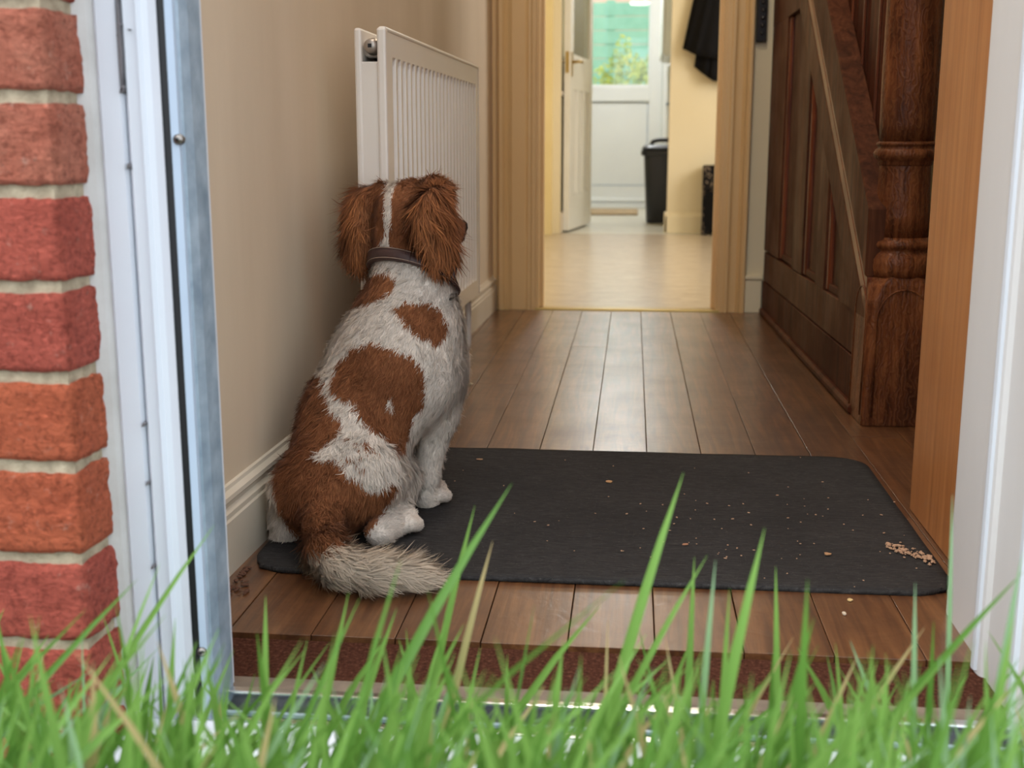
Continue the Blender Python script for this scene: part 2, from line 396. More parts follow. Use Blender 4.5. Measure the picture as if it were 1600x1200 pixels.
# upright boards above the string with open dark gaps
edges = [2.50, 2.62, 2.78, 2.92, 3.13, 3.33, 3.53, 3.73]
for a, b in zip(edges[:-1], edges[1:]):
    g = 0.009; a2 = max(a, YN-g)
    spr('upright_board', [(a2+g, zs(a2, 0.22)), (b-g, zs(b, 0.22)), (b-g, 1.6), (a2+g, 1.6)], -0.062, -0.040, M_oak, 0.008)
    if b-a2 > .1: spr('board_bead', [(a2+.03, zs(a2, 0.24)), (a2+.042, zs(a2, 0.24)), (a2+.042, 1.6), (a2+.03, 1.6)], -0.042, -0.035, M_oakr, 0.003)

# ------------------------------------------------------------------ newel post
nx, ny = 0.5385, 2.4625
hb = 0.0715
vs = []; fs = []
levels = [(0.0, hb, .004), (0.20, hb*0.975, .010), (0.255, hb*0.965, .012), (0.285, hb*0.93, .026), (0.305, hb*0.86, .040)]
for z, h, c in levels:
    for (sx, sy) in ((-1, -1), (1, -1), (1, 1), (-1, 1)):
        p = (sx*h, sy*h)
        a = (sx*(h-c), sy*h); b_ = (sx*h, sy*(h-c))
        pr = [b_, a] if (sx, sy) in ((-1, -1), (1, 1)) else [a, b_]
        for q in pr: vs.append((q[0], q[1], z))
for i in range(len(levels)-1):
    for k in range(8): fs.append((i*8+k, i*8+(k+1) % 8, i*8+8+(k+1) % 8, i*8+8+k))
fs.append(tuple(range(8))); fs.append(tuple((len(levels)-1)*8+k for k in range(8)))
nw = link('newel_post', mesh_from('newel_post', vs, fs), M_newel, st, label='carved dark newel post with chamfered square base and turned shaft')
nw.matrix_parent_inverse = st.matrix_world.inverted()
bpy.context.view_layer.update(); nw.matrix_world = Matrix.Translation((nx, ny, 0)) @ Matrix.Rotation(SR, 4, 'Z')
bev(nw, 0.003, 2)
# incised arch on each face of the block
def arch_pts():
    pts = [(-0.052, 0.02)]
    pts += [(-0.052, 0.215)] + [(-0.052*math.cos(t), 0.215+0.062*math.sin(t)) for t in np.linspace(0.15, math.pi-0.15, 14)] + [(0.052, 0.215), (0.052, 0.02)]
    return pts
for rz in (0, -math.pi/2):
    c_, s_ = math.cos(rz), math.sin(rz)
    pts = [(u*c_ + (hb*(1-0.16*z)+0.0003)*s_, u*s_ - (hb*(1-0.16*z)+0.0003)*c_, z) for u, z in arch_pts()]
    link('arch_bead', tube_mesh(pts, 0.0022, 6, 'arch_bead'), M_newel, nw)
prof = [(0.066, 0.300), (0.068, 0.312), (0.0695, 0.322), (0.069, 0.334), (0.063, 0.345), (0.058, 0.350), (0.0575, 0.354), (0.064, 0.358), (0.0655, 0.364), (0.063, 0.370), (0.055, 0.374), (0.053, 0.380)]
link('foot_ring', lathe_mesh(prof, 40, 'foot_ring'), M_newel, nw)
link('lower_shaft', lathe_mesh([(0.054, 0.378), (0.0535, 0.42), (0.051, 0.47), (0.0495, 0.515), (0.0495, 0.522)], 40, 'lower_shaft'), M_newel, nw)
link('collar_ring', lathe_mesh([(0.050, 0.518), (0.052, 0.521), (0.052, 0.526), (0.057, 0.530), (0.0615, 0.536), (0.062, 0.543), (0.059, 0.549), (0.054, 0.552), (0.054, 0.556), (0.0575, 0.558), (0.0575, 0.562), (0.052, 0.565)], 40, 'collar_ring'), M_newel, nw)
link('upper_shaft', lathe_mesh([(0.052, 0.562), (0.0535, 0.60), (0.0545, 0.70), (0.0535, 0.85), (0.052, 1.0), (0.05, 1.15)], 40, 'upper_shaft'), M_newel, nw)

# ------------------------------------------------------------------ smooth brown lining board
cbox('trim_4', 0.441, 0.475, 1.405, 1.832, 0.0, 2.2, M_veneer, b=0.002, kind='structure', label='smooth orange-brown wooden lining board inside the front door on the right')
box('wall_front_right', 0.475, 1.46, 1.06, 1.50, -0.1, CEIL, M_mort, kind='structure', label='plain wall behind the brown lining board')

# ================================================================== FRONT DOOR FRAME
def fx(px, Y): return aty(px, 600, Y).x
ZT = 2.1
fr = empty('door_1', kind='structure', label='white plastic front door frame on the left with black weather seal and metal strip')
Yc = 1.055
def post(name, pts, m, z0=-0.03): 
    o = link(name, prism_mesh(pts, z0, ZT, 'z', name), m, fr); return o
XB = -0.4925
xs = {k: fx(k, 1.07) for k in (163, 168, 182, 186, 213, 221, 224, 228, 252, 276, 288, 304, 318, 320)}
post('sealant_bead', [(XB-.004, 1.045), (fx(172, 1.05), 1.052), (fx(184, 1.056), 1.060), (fx(184, 1.06), 1.085), (XB-.004, 1.085)], M_caulk)
post('outer_strip', [(fx(180, 1.06), 1.062), (fx(190, 1.06), 1.056), (fx(218, 1.06), 1.058), (fx(221, 1.06), 1.064), (fx(221, 1.06), 1.10), (fx(180, 1.06), 1.10)], M_white)
post('seam_filler', [(fx(220, 1.066), 1.068), (fx(227, 1.066), 1.068), (fx(227, 1.066), 1.10), (fx(220, 1.066), 1.10)], M_caulk)
post('inner_strip', [(fx(224.5, 1.06), 1.062), (fx(228, 1.06), 1.060), (fx(244, 1.06), 1.062), (fx(248, 1.06), 1.057), (fx(253, 1.06), 1.062), (fx(262, 1.06), 1.064), (fx(275.5, 1.06), 1.062), (fx(262, 1.06), 1.11), (fx(224.5, 1.06), 1.11)], M_white)
post('weather_seal', [(fx(274.5, 1.0645), 1.0645), (fx(288.5, 1.0655), 1.0655), (fx(281, 1.0655), 1.12), (fx(268, 1.0645), 1.12)], M_black)
post('blue_white_strip', [(fx(287.5, 1.066), 1.066), (fx(301, 1.068), 1.068), (fx(304, 1.074), 1.074), (fx(304, 1.074), 1.12), (fx(285, 1.075), 1.12)], M_blue)
post('metal_strip', [(fx(304.5, 1.08), 1.074), (fx(311, 1.08), 1.078), (fx(317, 1.08), 1.090), (fx(318, 1.08), 1.12), (fx(304.5, 1.08), 1.12)], M_metal)
post('edge_strip', [(fx(317.5, 1.095), 1.098), (fx(320.5, 1.095), 1.098), (fx(320.5, 1.095), 1.135), (fx(317.5, 1.095), 1.135)], M_white)
post('backing_post', [(-0.56, 1.09), (fx(312, 1.1), 1.10), (fx(316, 1.1), 1.13), (-0.56, 1.13)], M_white)
for (px, py) in ((279, 218), (315, 1018)):
    p = aty(px, py, 1.067)
    e = link('screw', lathe_mesh([(0.0001, -0.0035), (0.002, -0.0034), (0.0046, -0.002), (0.005, 0.0), (0.005, 0.004)], 20, 'screw'), M_steel, fr, p, (-math.pi/2, 0, 0))
    link('screw_socket', lathe_mesh([(0.0019, -0.0040), (0.0019, 0.001)], 6, 'screw_socket'), M_black, e)
# flakes of missing paint along the seam
M_flake = NT('grey_paint_flake').set(rgb(112, 108, 110), 0.8)
random.seed(3)
for k in range(14):
    z = random.choice([random.uniform(0.03, 0.28), random.uniform(0.6, 0.75), random.uniform(0.0, 0.8)])
    px = 223 + random.uniform(-2.5, 3) + (12 if random.random() < .25 else 0)
    xx = fx(px, 1.06); hgt = random.uniform(.002, .006)*(1.0 if abs(px-223) < 4 else .4); ww = random.uniform(.0008, .0018)
    pts = [(xx-ww, z), (xx+ww*.3, z+hgt*.2), (xx+ww, z+hgt*.6), (xx, z+hgt), (xx-ww*.8, z+hgt*.5)]
    link('paint_flake', prism_mesh(pts, 1.0548, 1.066, 'y', 'paint_flake'), M_flake, fr)
zz = aty(194, 135, 1.06).z
link('cracked_filler', prism_mesh([(fx(221.5, 1.06), zz), (fx(224, 1.06), zz+.012), (fx(225.5, 1.06), zz+.03), (fx(224.6, 1.06), zz+.062), (fx(223, 1.06), zz+.078), (fx(221, 1.06), zz+.05), (fx(220.5, 1.06), zz+.02)], 1.0552, 1.066, 'y', 'cracked_filler'), M_flake, fr)
# right jamb, moulded, seen along its inner face
fr2 = empty('door_3', kind='structure', label='white painted front door jamb on the right with raised vertical beads')
XJ = 0.388
pts = [(0.53, 1.055), (0.386, 1.055), (0.386, 1.085), (XJ, 1.09), (XJ, 1.120), (0.385, 1.126), (0.385, 1.14), (XJ, 1.146), (XJ, 1.232), (0.383, 1.236), (0.381, 1.246), (0.381, 1.252), (0.383, 1.262), (XJ, 1.267), (0.3895, 1.30), (0.3895, 1.400), (0.392, 1.412), (0.53, 1.412)]
link('jamb', prism_mesh(pts, -0.03, ZT, 'z', 'jamb'), M_whiteR, fr2)
link('jamb_bead', prism_mesh([(0.390, 1.24), (0.3785, 1.243), (0.3775, 1.249), (0.3785, 1.255), (0.390, 1.258)], 0.0, ZT, 'z', 'jamb_bead'), M_white, fr2)
link('jamb_bead', prism_mesh([(0.388, 1.124), (0.3805, 1.128), (0.3805, 1.137), (0.388, 1.141)], 0.0, ZT, 'z', 'jamb_bead'), M_white, fr2)
box('wall_front', -1.6, 1.6, 1.03, 1.40, 2.1, CEIL+0.3, M_white, kind='structure', label='wall above the front door')

# ------------------------------------------------------------------ threshold and sill
th = empty('trim_5', kind='structure', label='metal and white plastic threshold of the front door')
XL, XR = -0.425, 0.50
box('timber_nosing', XL, XR, 1.118, 1.150, -0.045, 0.000, paint('weathered_grey_wood', rgb(132, 116, 100), rgb(104, 90, 78), 30, 0.7, 0.3, 60), th, 0.002)
box('metal_ridge', XL, XR, 1.105, 1.118, -0.045, 0.004, M_alu, th, 0.002)
box('rubber_channel', XL, XR, 1.062, 1.105, -0.045, -0.010, M_black, th)
box('metal_ridge', XL, XR, 1.054, 1.064, -0.045, -0.002, M_alu, th, 0.0015)
box('metal_rib', XL, XR, 1.080, 1.085, -0.045, -0.006, M_metal, th, 0.001)
link('white_sill', prism_mesh([(1.054, -0.05), (1.054, -0.004), (1.0, -0.006), (0.995, -0.010), (0.93, -0.016), (0.925, -0.05)], XL-0.06, XR+.1, 'x', 'white_sill'), M_white, th)
# coir strip between threshold and boards
co = link('entrance_mat', box_mesh(-0.46, 0.40, -0.050, 0.050, -0.012, 0.0, 'entrance_mat'), M_coir, None, (0, 1.205, -0.004), label='red-brown coir entrance strip just behind the metal threshold', cat='doormat')
box('floor_well', -0.6, 0.6, 1.10, 1.262, -0.08, -0.0165, M_gap, kind='structure', label='shallow well under the coir strip')

# ================================================================== BRICK PIER, left
pier = empty('wall_front_left', kind='structure', label='red brick pier left of the front door with sandy mortar')
YB = 0.985; CX = -0.4925
box('mortar', -1.60, CX-0.004, YB+0.004, 1.10, -0.4, CEIL+.3, M_mort, pier)
box('mortar', CX-0.4, CX-0.005, YB+0.09, 1.10, -0.4, CEIL+.3, M_mort, pier)
def brick_mesh(L, D, Hh, seed):
    bm = bmesh.new(); bmesh.ops.create_cube(bm, size=1.0)
    bmesh.ops.scale(bm, vec=(L, D, Hh), verts=bm.verts)
    bmesh.ops.subdivide_edges(bm, edges=[e for e in bm.edges if abs(e.verts[0].co.x-e.verts[1].co.x) > 1e-4], cuts=23)
    bmesh.ops.subdivide_edges(bm, edges=[e for e in bm.edges if abs(e.verts[0].co.z-e.verts[1].co.z) > 1e-4], cuts=11)
    bmesh.ops.subdivide_edges(bm, edges=[e for e in bm.edges if abs(e.verts[0].co.y-e.verts[1].co.y) > 1e-4], cuts=11)
    for v in bm.verts:
        c = v.co.copy()
        e = max(abs(c.x)/(L/2), 0), abs(c.z)/(Hh/2), abs(c.y)/(D/2)
        k = 0.0020*mnoise.noise(Vector((c.x*42+seed*9, c.y*42, c.z*60))) + 0.0030*(0.4-abs(mnoise.noise(Vector((c.x*75+seed*9, c.y*75, c.z*120)))))+0.0012*mnoise.noise(Vector((c.x*190+seed*9, c.y*190, c.z*230)))
        rnd = 0.0012*(sum(1 for q in e if q > 0.99)-1)
        n = Vector((math.copysign(1, c.x) if e[0] > .99 else 0, math.copysign(1, c.y) if e[2] > .99 else 0, math.copysign(1, c.z) if e[1] > .99 else 0)).normalized()
        v.co += n*(k-rnd)
    bmesh.ops.recalc_face_normals(bm, faces=bm.faces)
    me = bpy.data.meshes.new('brick'); bm.to_mesh(me); bm.free()
    for p in me.polygons: p.use_smooth = True
    return me
joints = [aty(75+65*y/1100, y, YB).z for y in (0, 150, 300, 450, 592, 732, 875, 1010)]
joints = [joints[0]+0.08*i for i in range(4, 0, -1)] + joints + [joints[-1]-0.083, joints[-1]-0.166]
order = [0, 1, 0, 1, 0, 0, 1, 1, 2, 2, 1, 1, 1, 0]
for i in range(len(joints)-1):
    zt, zb = joints[i]-0.0055, joints[i+1]+0.0055
    Hh = zt-zb; head = i % 2
    L = 0.1025 if head else 0.215; D = 0.215 if head else 0.1025
    for k in range(2):
        Lk = L if k == 0 else 0.215
        x1 = CX if k == 0 else CX-L-0.010
        o = link('brick', brick_mesh(Lk, D if k == 0 else 0.1025, Hh, i*3+k), M_bricks[(order[i]+k) % 3], pier, (x1-Lk/2, YB+(D if k == 0 else .1025)/2, (zt+zb)/2))

# ================================================================== KITCHEN BEYOND
KR = 2.15
box('wall_kitchen_left', -0.82, -0.72, EY+.12, 7.6, -0.02, CEIL, M_kwall, kind='structure', label='cream left wall of the kitchen')
kl = empty('wall_kitchen_back_left', kind='structure', label='yellowish cream wall end beside the open kitchen door')
box('wall_panel', -1.0, -0.505, 7.50, 7.60, -0.002, CEIL, paint('yellow_cream_gloss', rgb(230, 210, 158), rgb(220, 198, 142), 3, .35, .05, 30), kl)
box('wall_panel', -0.56, -0.46, 7.60, 8.50, -0.002, CEIL, M_kwall, kl)
bev(box('skirting', -0.462, -0.445, 7.60, 8.5, 0, 0.13, M_skirt, kl), 0.004)
box('wall_panel', -0.56, -0.33, 8.50, 8.60, -0.002, CEIL, M_kwall, kl)
link('pipe', tube_mesh([(-0.440, 7.9, 0.14), (-0.440, 7.9, 0.95)], 0.012, 10, 'pipe'), M_skirt, kl)
bev(box('dado_rail', -0.462, -0.45, 7.62, 8.5, 0.86, 0.885, M_skirt, kl), 0.003)
kr = empty('wall_kitchen_back_right', kind='structure', label='plain cream kitchen wall under the hanging black coat')
box('wall_panel', 0.222, KR, 7.72, 7.84, -0.002, CEIL, M_kwall, kr)
SK2 = [(7.72, 0), (7.70, 0), (7.70, 0.105), (7.704, 0.112), (7.711, 0.120), (7.713, 0.128), (7.72, 0.13)]
link('skirting', prism_mesh(SK2, 0.205, KR, 'x', 'skirting'), M_kwall, kr)
bev(box('skirting_return', 0.205, 0.224, 7.70, 7.84, 0, 0.128, M_kwall, kr), 0.004)
box('wall_kitchen_right', KR, KR+0.1, EY, 7.84, -0.02, CEIL, M_kwall, kind='structure', label='far right wall of the kitchen')
box('wall_utility_right', 0.395, 0.475, 7.84, 10.75, -0.02, CEIL, M_kwall, kind='structure', label='pale right wall of the back lobby')
box('wall_utility_left', -1.30, -1.20, 7.6, 10.75, -0.02, CEIL, M_kwall, kind='structure', label='pale left wall of the back lobby')

# ------------------------------------------------------------------ back door with window
BY = 10.69
bd = empty('door_2', (0, BY, 0), kind='structure', label='white half-glazed back door with a tall window onto the garden')
M_bd = paint('white_back_door', rgb(228, 232, 232), rgb(220, 224, 226), 2, 0.4, 0.02, 30)
XA, XBr = -0.60, 0.262
box('leaf_stile', XA, -0.52, -0.01, 0.045, 0.05, 2.0, M_bd, bd, 0.004)
box('leaf_stile', 0.128, 0.235, -0.01, 0.045, 0.05, 2.0, M_bd, bd, 0.004)
box('middle_rail', -0.52, 0.128, -0.01, 0.045, 0.925, 1.055, M_bd, bd, 0.004)
box('top_rail', -0.52, 0.128, -0.01, 0.045, 1.92, 2.0, M_bd, bd, 0.004)
box('bottom_rail', -0.52, 0.128, -0.01, 0.045, 0.05, 0.195, M_bd, bd, 0.004)
box('lower_panel', -0.52, 0.128, 0.008, 0.03, 0.19, 0.93, M_bd, bd)
box('panel_bead', -0.51, 0.118, 0.0, 0.01, 0.20, 0.205, M_metal, bd)
box('panel_bead', -0.51, 0.118, 0.0, 0.01, 0.915, 0.92, M_metal, bd)
box('panel_bead', 0.113, 0.118, 0.0, 0.01, 0.20, 0.92, M_metal, bd)
box('panel_bead', -0.51, -0.505, 0.0, 0.01, 0.20, 0.92, M_metal, bd)
box('weather_bar', -0.6, 0.235, -0.04, 0.0, 0.055, 0.085, M_bd, bd, 0.006)
box('window_glass', -0.52, 0.128, 0.012, 0.018, 1.05, 1.93, M_glass, bd)
for (x0, x1, z0, z1) in ((-0.52, 0.128, 1.05, 1.068), (-0.52, -0.505, 1.05, 1.93), (0.113, 0.128, 1.05, 1.93)):
    box('glazing_bead', x0, x1, -0.004, 0.014, z0, z1, M_bd, bd, 0.003)
box('door_post', 0.238, 0.30, -0.03, 0.08, 0, 2.05, M_bd, bd, 0.004)
box('door_post', -0.70, -0.603, -0.03, 0.08, 0, 2.05, M_bd, bd, 0.004)
box('door_sill', -0.7, 0.3, -0.05, 0.12, -0.0, 0.048, M_bd, bd, 0.004)
wbk = empty('wall_utility_back', kind='structure', label='wall around the back door')
box('wall_panel', -1.3, -0.70, BY, BY+0.12, -0.02, CEIL, M_kwall, wbk)
box('wall_panel', 0.30, 0.48, BY, BY+0.12, -0.02, CEIL, M_kwall, wbk)
box('wall_panel', -0.70, 0.30, BY, BY+0.12, 2.05, CEIL, M_kwall, wbk)
bm_ = cbox('doormat', -0.55, 0.045, 9.62, 10.35, 0.0, 0.016, paint('beige_doormat', rgb(176, 156, 126), rgb(160, 138, 108), 30, 0.9, 0.5, 200), b=0.006, label='flat beige doormat in front of the white back door', cat='doormat')

# ------------------------------------------------------------------ open kitchen door
A = Vector((-0.425, 7.70, 0)); B = Vector((-0.312, 8.46, 0))
ang = math.atan2(B.y-A.y, B.x-A.x); Ld = (B-A).length
kd = empty('door_4', (A.x, A.y, 0), ang, kind='structure', label='white panelled kitchen door standing open with glazed top and brass lever handles')
M_kd = paint('white_gloss_door', rgb(228, 226, 218), rgb(220, 216, 206), 3, 0.25, 0.03, 20)
T = 0.020
HD = 2.0
box('lock_stile', 0, 0.10, -T, T, 0.012, HD, M_kd, kd, 0.002)
box('hinge_stile', Ld-0.10, Ld, -T, T, 0.012, HD, M_kd, kd, 0.002)
box('bottom_rail', 0.10, Ld-0.10, -T, T, 0.012, 0.235, M_kd, kd, 0.002)
box('lock_rail', 0.10, Ld-0.10, -T, T, 0.90, 1.12, M_kd, kd, 0.002)
box('top_rail', 0.10, Ld-0.10, -T, T, 1.9, HD, M_kd, kd, 0.002)
mid = [0.10+(Ld-0.20)*k/3 for k in range(4)]
for k in (1, 2): box('muntin', mid[k]-0.03, mid[k]+0.03, -T, T, 0.235, 0.90, M_kd, kd, 0.002)
for k in range(3):
    a, b = mid[k]+(0.03 if k else 0), mid[k+1]-(0.03 if k < 2 else 0)
    box('panel', a, b, -0.008, 0.008, 0.235, 0.90, M_kd, kd)
    for (p, q) in ((a, a+0.014), (b-0.014, b)): box('panel_bead', p, q, -0.016, 0.016, 0.235, 0.90, M_kd, kd, 0.004)
    box('panel_bead', a, b, -0.016, 0.016, 0.235, 0.252, M_kd, kd, 0.004)
box('glass_pane', 0.10, Ld-0.10, -0.003, 0.003, 1.12, 1.9, M_glass, kd)
for s in (-1, 1):
    h = link('lever_handle', tube_mesh([(0.05, s*T, 1.07), (0.05, s*(T+0.045), 1.07), (0.06, s*(T+0.055), 1.07), (0.16, s*(T+0.055), 1.072)], [0.009, 0.009, 0.010, 0.007], 10, 'lever_handle'), M_brass, kd)
    link('handle_plate', box_mesh(0.03, 0.07, min(s*T, s*(T+.004)), max(s*T, s*(T+.004)), 0.98, 1.13, 'handle_plate'), M_brass, h)
box('latch_plate', -0.002, 0.001, -0.011, 0.011, 1.0, 1.13, M_brass, kd)

# ------------------------------------------------------------------ lidded bin
bn = empty('waste_bin', (0.225, 8.80, 0), label='black plastic lidded bin beside the white back door', cat='bin')
def rbox(hx, hy, r, n=6):
    pts = []
    for (sx, sy, a0) in ((1, 1, 0), (-1, 1, 90), (-1, -1, 180), (1, -1, 270)):
        for k in range(n+1):
            a = math.radians(a0+90*k/n); pts.append((sx*(hx-r)+r*math.cos(a), sy*(hy-r)+r*math.sin(a)))
    return pts
def loft(levels, name, smooth=True):
    vs = []; fs = []; n = None
    for z, hx, hy, r in levels:
        ring = rbox(hx, hy, r); n = len(ring); vs += [(x, y, z) for x, y in ring]
    for i in range(len(levels)-1):
        for k in range(n): fs.append((i*n+k, i*n+(k+1) % n, (i+1)*n+(k+1) % n, (i+1)*n+k))
    fs += [tuple(range(n)), tuple((len(levels)-1)*n+k for k in range(n))]
    return mesh_from(name, vs, fs, smooth)
autosmooth(link('bin_body', loft([(0.0, .118, .145, .05), (0.012, .124, .150, .05), (0.50, .150, .180, .055), (0.512, .150, .180, .055)], 'bin_body'), M_bin, bn))
autosmooth(link('bin_rim', loft([(0.475, .150, .18, .055), (0.48, .168, .197, .06), (0.512, .170, .2, .06), (0.515, .160, .19, .06)], 'bin_rim'), M_bin, bn))
ld = autosmooth(link('bin_lid', loft([(0.515, .160, .19, .06), (0.53, .166, .196, .06), (0.548, .150, .18, .06), (0.556, .12, .15, .06)], 'bin_lid'), M_bin, bn))
link('lid_handle', tube_mesh([(-0.10, 0, 0.550), (-0.085, 0, 0.578), (-0.04, 0, 0.588), (0.04, 0, 0.588), (0.085, 0, 0.578), (0.10, 0, 0.550)], 0.016, 10, 'lid_handle'), M_bin, ld)

# ------------------------------------------------------------------ narrow black case against the wall
cs = empty('instrument_case', (0.52, 7.63, 0), label='narrow upright black case with scuffed pale top against the cream wall', cat='case')
box('case_body', -0.080, 0.08, -0.07, 0.069, 0.012, 0.27, M_casep, cs, 0.008)
box('case_top', -0.082, 0.082, -0.073, 0.069, 0.27, 0.43, M_case, cs, 0.010)
for sx in (-1, 1):
    box('case_corner', sx*0.07-0.018, sx*0.07+0.018, -0.076, -0.05, 0.0, 0.05, M_case, cs, 0.004)
box('edge_binding', -0.086, -0.074, -0.077, -0.06, 0.03, 0.42, M_case, cs, 0.003)

# ------------------------------------------------------------------ coat on a hook
ct = empty('hanging_coat', (0.52, 7.70, 0), label='long black coat hanging on the cream kitchen wall', cat='coat')
def drape(name, top, bot, ztop, dep, m, seed):
    """folded cloth: bottom hem points (x,z); top narrow at the hook"""
    n = 40; rows = 14; vs = []; fs = []
    hem = np.array(bot)
    for j in range(rows+1):
        t = j/rows
        for i in range(n+1):
            u = i/n
            hx = np.interp(u, np.linspace(0, 1, len(hem)), hem[:, 0]); hz = np.interp(u, np.linspace(0, 1, len(hem)), hem[:, 1])
            tx = top[0] + (top[1]-top[0])*u
            x = tx+(hx-tx)*(t**0.9); z = ztop+(hz-ztop)*t
            fold = math.sin(u*17+seed+1.5*t)*0.016*t + math.sin(u*31+seed*2)*0.007*t
            arch = dep*math.sin(math.pi*min(max(u, 0.03), 0.97))*(0.5+0.5*t)
            vs.append((x, -0.012-arch-abs(fold), z))
    W = n+1
    for j in range(rows):
        for i in range(n): fs.append((j*W+i, j*W+i+1, (j+1)*W+i+1, (j+1)*W+i))
    o = link(name, mesh_from(name, vs, fs, True), m, ct)
    s = o.modifiers.new('thick', 'SOLIDIFY'); s.thickness = 0.006; s.offset = 0
    return o
drape('coat_skirt', (-0.10, 0.12), [(-0.228, 1.137), (-0.19, 1.118), (-0.142, 1.09), (0.0, 1.07), (0.2, 1.08), (0.3, 1.11)], 1.75, 0.075, M_cloth, 1)
drape('coat_lining', (-0.06, 0.14), [(-0.155, 1.03), (-0.10, 0.985), (-0.04, 0.942), (0.10, 0.935), (0.20, 0.95), (0.28, 1.0)], 1.72, 0.045, M_cloth, 3)
link('coat_hook', tube_mesh([(0.0, 0.0, 1.72), (0.0, -0.04, 1.72), (0.0, -0.055, 1.735), (0.0, -0.06, 1.76)], 0.006, 8, 'coat_hook'), M_brass, ct)

# ------------------------------------------------------------------ white cupboard in the lobby
wc = empty('wall_cupboard', (0.34, 9.55, 0), label='white wall cupboard above the bin in the back lobby', cat='cupboard')
box('cupboard_body', -0.13, 0.05, -0.45, 0.45, 1.20, 2.0, M_bd, wc, 0.006)
box('cupboard_door', -0.145, -0.131, -0.445, 0.445, 1.215, 1.99, M_bd, wc, 0.004)
pl = empty('pipe_boxing', (0.39, 9.75, 0), label='slim white pipe boxing under the wall cupboard behind the bin', cat='pipe boxing')
box('boxing_panel', -0.135, 0, -0.06, 0.06, 0.0, 1.16, M_bd, pl, 0.003)
box('boxing_cap', -0.14, 0, -0.065, 0.065, 0.86, 0.88, M_metal, pl, 0.002)

# ------------------------------------------------------------------ black glossy object on the end wall
orn = empty('wall_hanging', (0.404, EY, 0), label='narrow glossy black carved strip hanging on the end wall by the staircase', cat='wall hanging')
box('strip_body', -0.0175, 0.0175, -0.018, -0.0, 0.882, 1.45, M_gloss, orn, 0.004)
random.seed(5)
for k in range(22):
    zc = 0.91+k*0.024
    link('carved_boss', lathe_mesh([(0.007, 0), (0.0065, 0.003), (0.003, 0.005), (0.0004, 0.0056)], 10, 'carved_boss'), M_gloss, orn, (random.uniform(-.005, .005), -0.017, zc), (math.pi/2, 0, 0))

# ================================================================== RADIATOR
RLx = -0.5
rd = empty('radiator', (-0.397, 1.93, 0), LWR, label='white ribbed panel radiator on the left wall behind the dog', cat='radiator')
RL, Z0, Z1 = 0.985, 0.195, 0.742
def fluted():
    nf = 25; pitch = RL/nf; ys = []; dep = []
    ys, dp = [0.0, 0.012], [0, 0]
    for k in range(nf):
        c = (k+0.5)*pitch
        if c < .03 or c > RL-.03: continue
        for u, d in ((-0.34, 0), (-0.27, 0.007), (-0.16, 0.015), (0.16, 0.015), (0.27, 0.007), (0.34, 0)):
            ys.append(c+u*pitch); dp.append(d)
    ys += [RL-0.012, RL]; dp += [0, 0]
    zs_ = [(Z0, 0), (Z0+0.012, 0), (Z0+0.038, 0), (Z0+0.046, .55), (Z0+0.056, 1), (Z1-0.058, 1), (Z1-0.050, .55), (Z1-0.043, 0), (Z1-0.006, 0), (Z1, -0.4)]
    vs = []; fs = []
    for z, s in zs_:
        for y, d in zip(ys, dp):
            x = -d*max(s, 0) - (0.006 if s < 0 else 0)
            if y in (0.0, RL): x -= 0.006
            vs.append((x, y, z))
    W = len(ys)
    for j in range(len(zs_)-1):
        for i in range(W-1): fs.append((j*W+i, j*W+i+1, (j+1)*W+i+1, (j+1)*W+i))
    return mesh_from('front_panel', vs, fs, False)
fp = link('front_panel', fluted(), M_rad, rd); s = fp.modifiers.new('thick', 'SOLIDIFY'); s.thickness = 0.005; s.offset = -1
# pressed end strip at the near edge and the folded top edge
box('edge_strip', -0.014, 0.001, -0.004, 0.014, Z0, Z1, M_rad, rd, 0.004)
box('edge_strip', -0.014, 0.001, RL-0.010, RL+0.004, Z0, Z1, M_rad, rd, 0.004)
box('top_edge', -0.012, 0.001, 0, RL, Z1-0.006, Z1+0.002, M_rad, rd, 0.003)
box('back_panel', -0.052, -0.040, 0.0, RL, Z0, Z1, M_rad, rd, 0.004)
box('side_cover', -0.046, -0.006, 0.002, 0.012, Z0+0.01, Z1-0.052, M_rad, rd, 0.003)
box('side_cover', -0.046, -0.006, RL-0.012, RL-0.002, Z0+0.01, Z1-0.01, M_rad, rd, 0.003)
vlv = link('bleed_valve', lathe_mesh([(0.0001, -0.016), (0.006, -0.016), (0.010, -0.014), (0.0115, -0.010), (0.0115, 0.006), (0.014, 0.008), (0.014, 0.03)], 20, 'bleed_valve'), NT('valve_grey').set(rgb(165, 155, 145), 0.35, 0.6), rd, (-0.025, 0.012, Z1-0.028), (-math.pi/2, 0, 0))
link('valve_slot', box_mesh(-0.003, 0.003, -0.003, 0.003, -0.0175, -0.01, 'valve_slot'), M_black, vlv)
box('manifold', -0.042, -0.010, 0.02, RL-0.02, Z1-0.045, Z1-0.015, M_rad, rd, 0.008)
for y in (0.18, RL-0.2): box('wall_bracket', -0.092, -0.052, y, y+0.03, 0.35, 0.62, M_rad, rd, 0.003)
yy_ = RL-0.055
link('supply_pipe', tube_mesh([(-0.020, yy_, Z0+0.02), (-0.020, yy_, 0.10), (-0.021, yy_, 0.075), (-0.026, yy_, 0.060), (-0.036, yy_, 0.053), (-0.055, yy_, 0.052)], 0.008, 10, 'supply_pipe'), M_rad, rd)

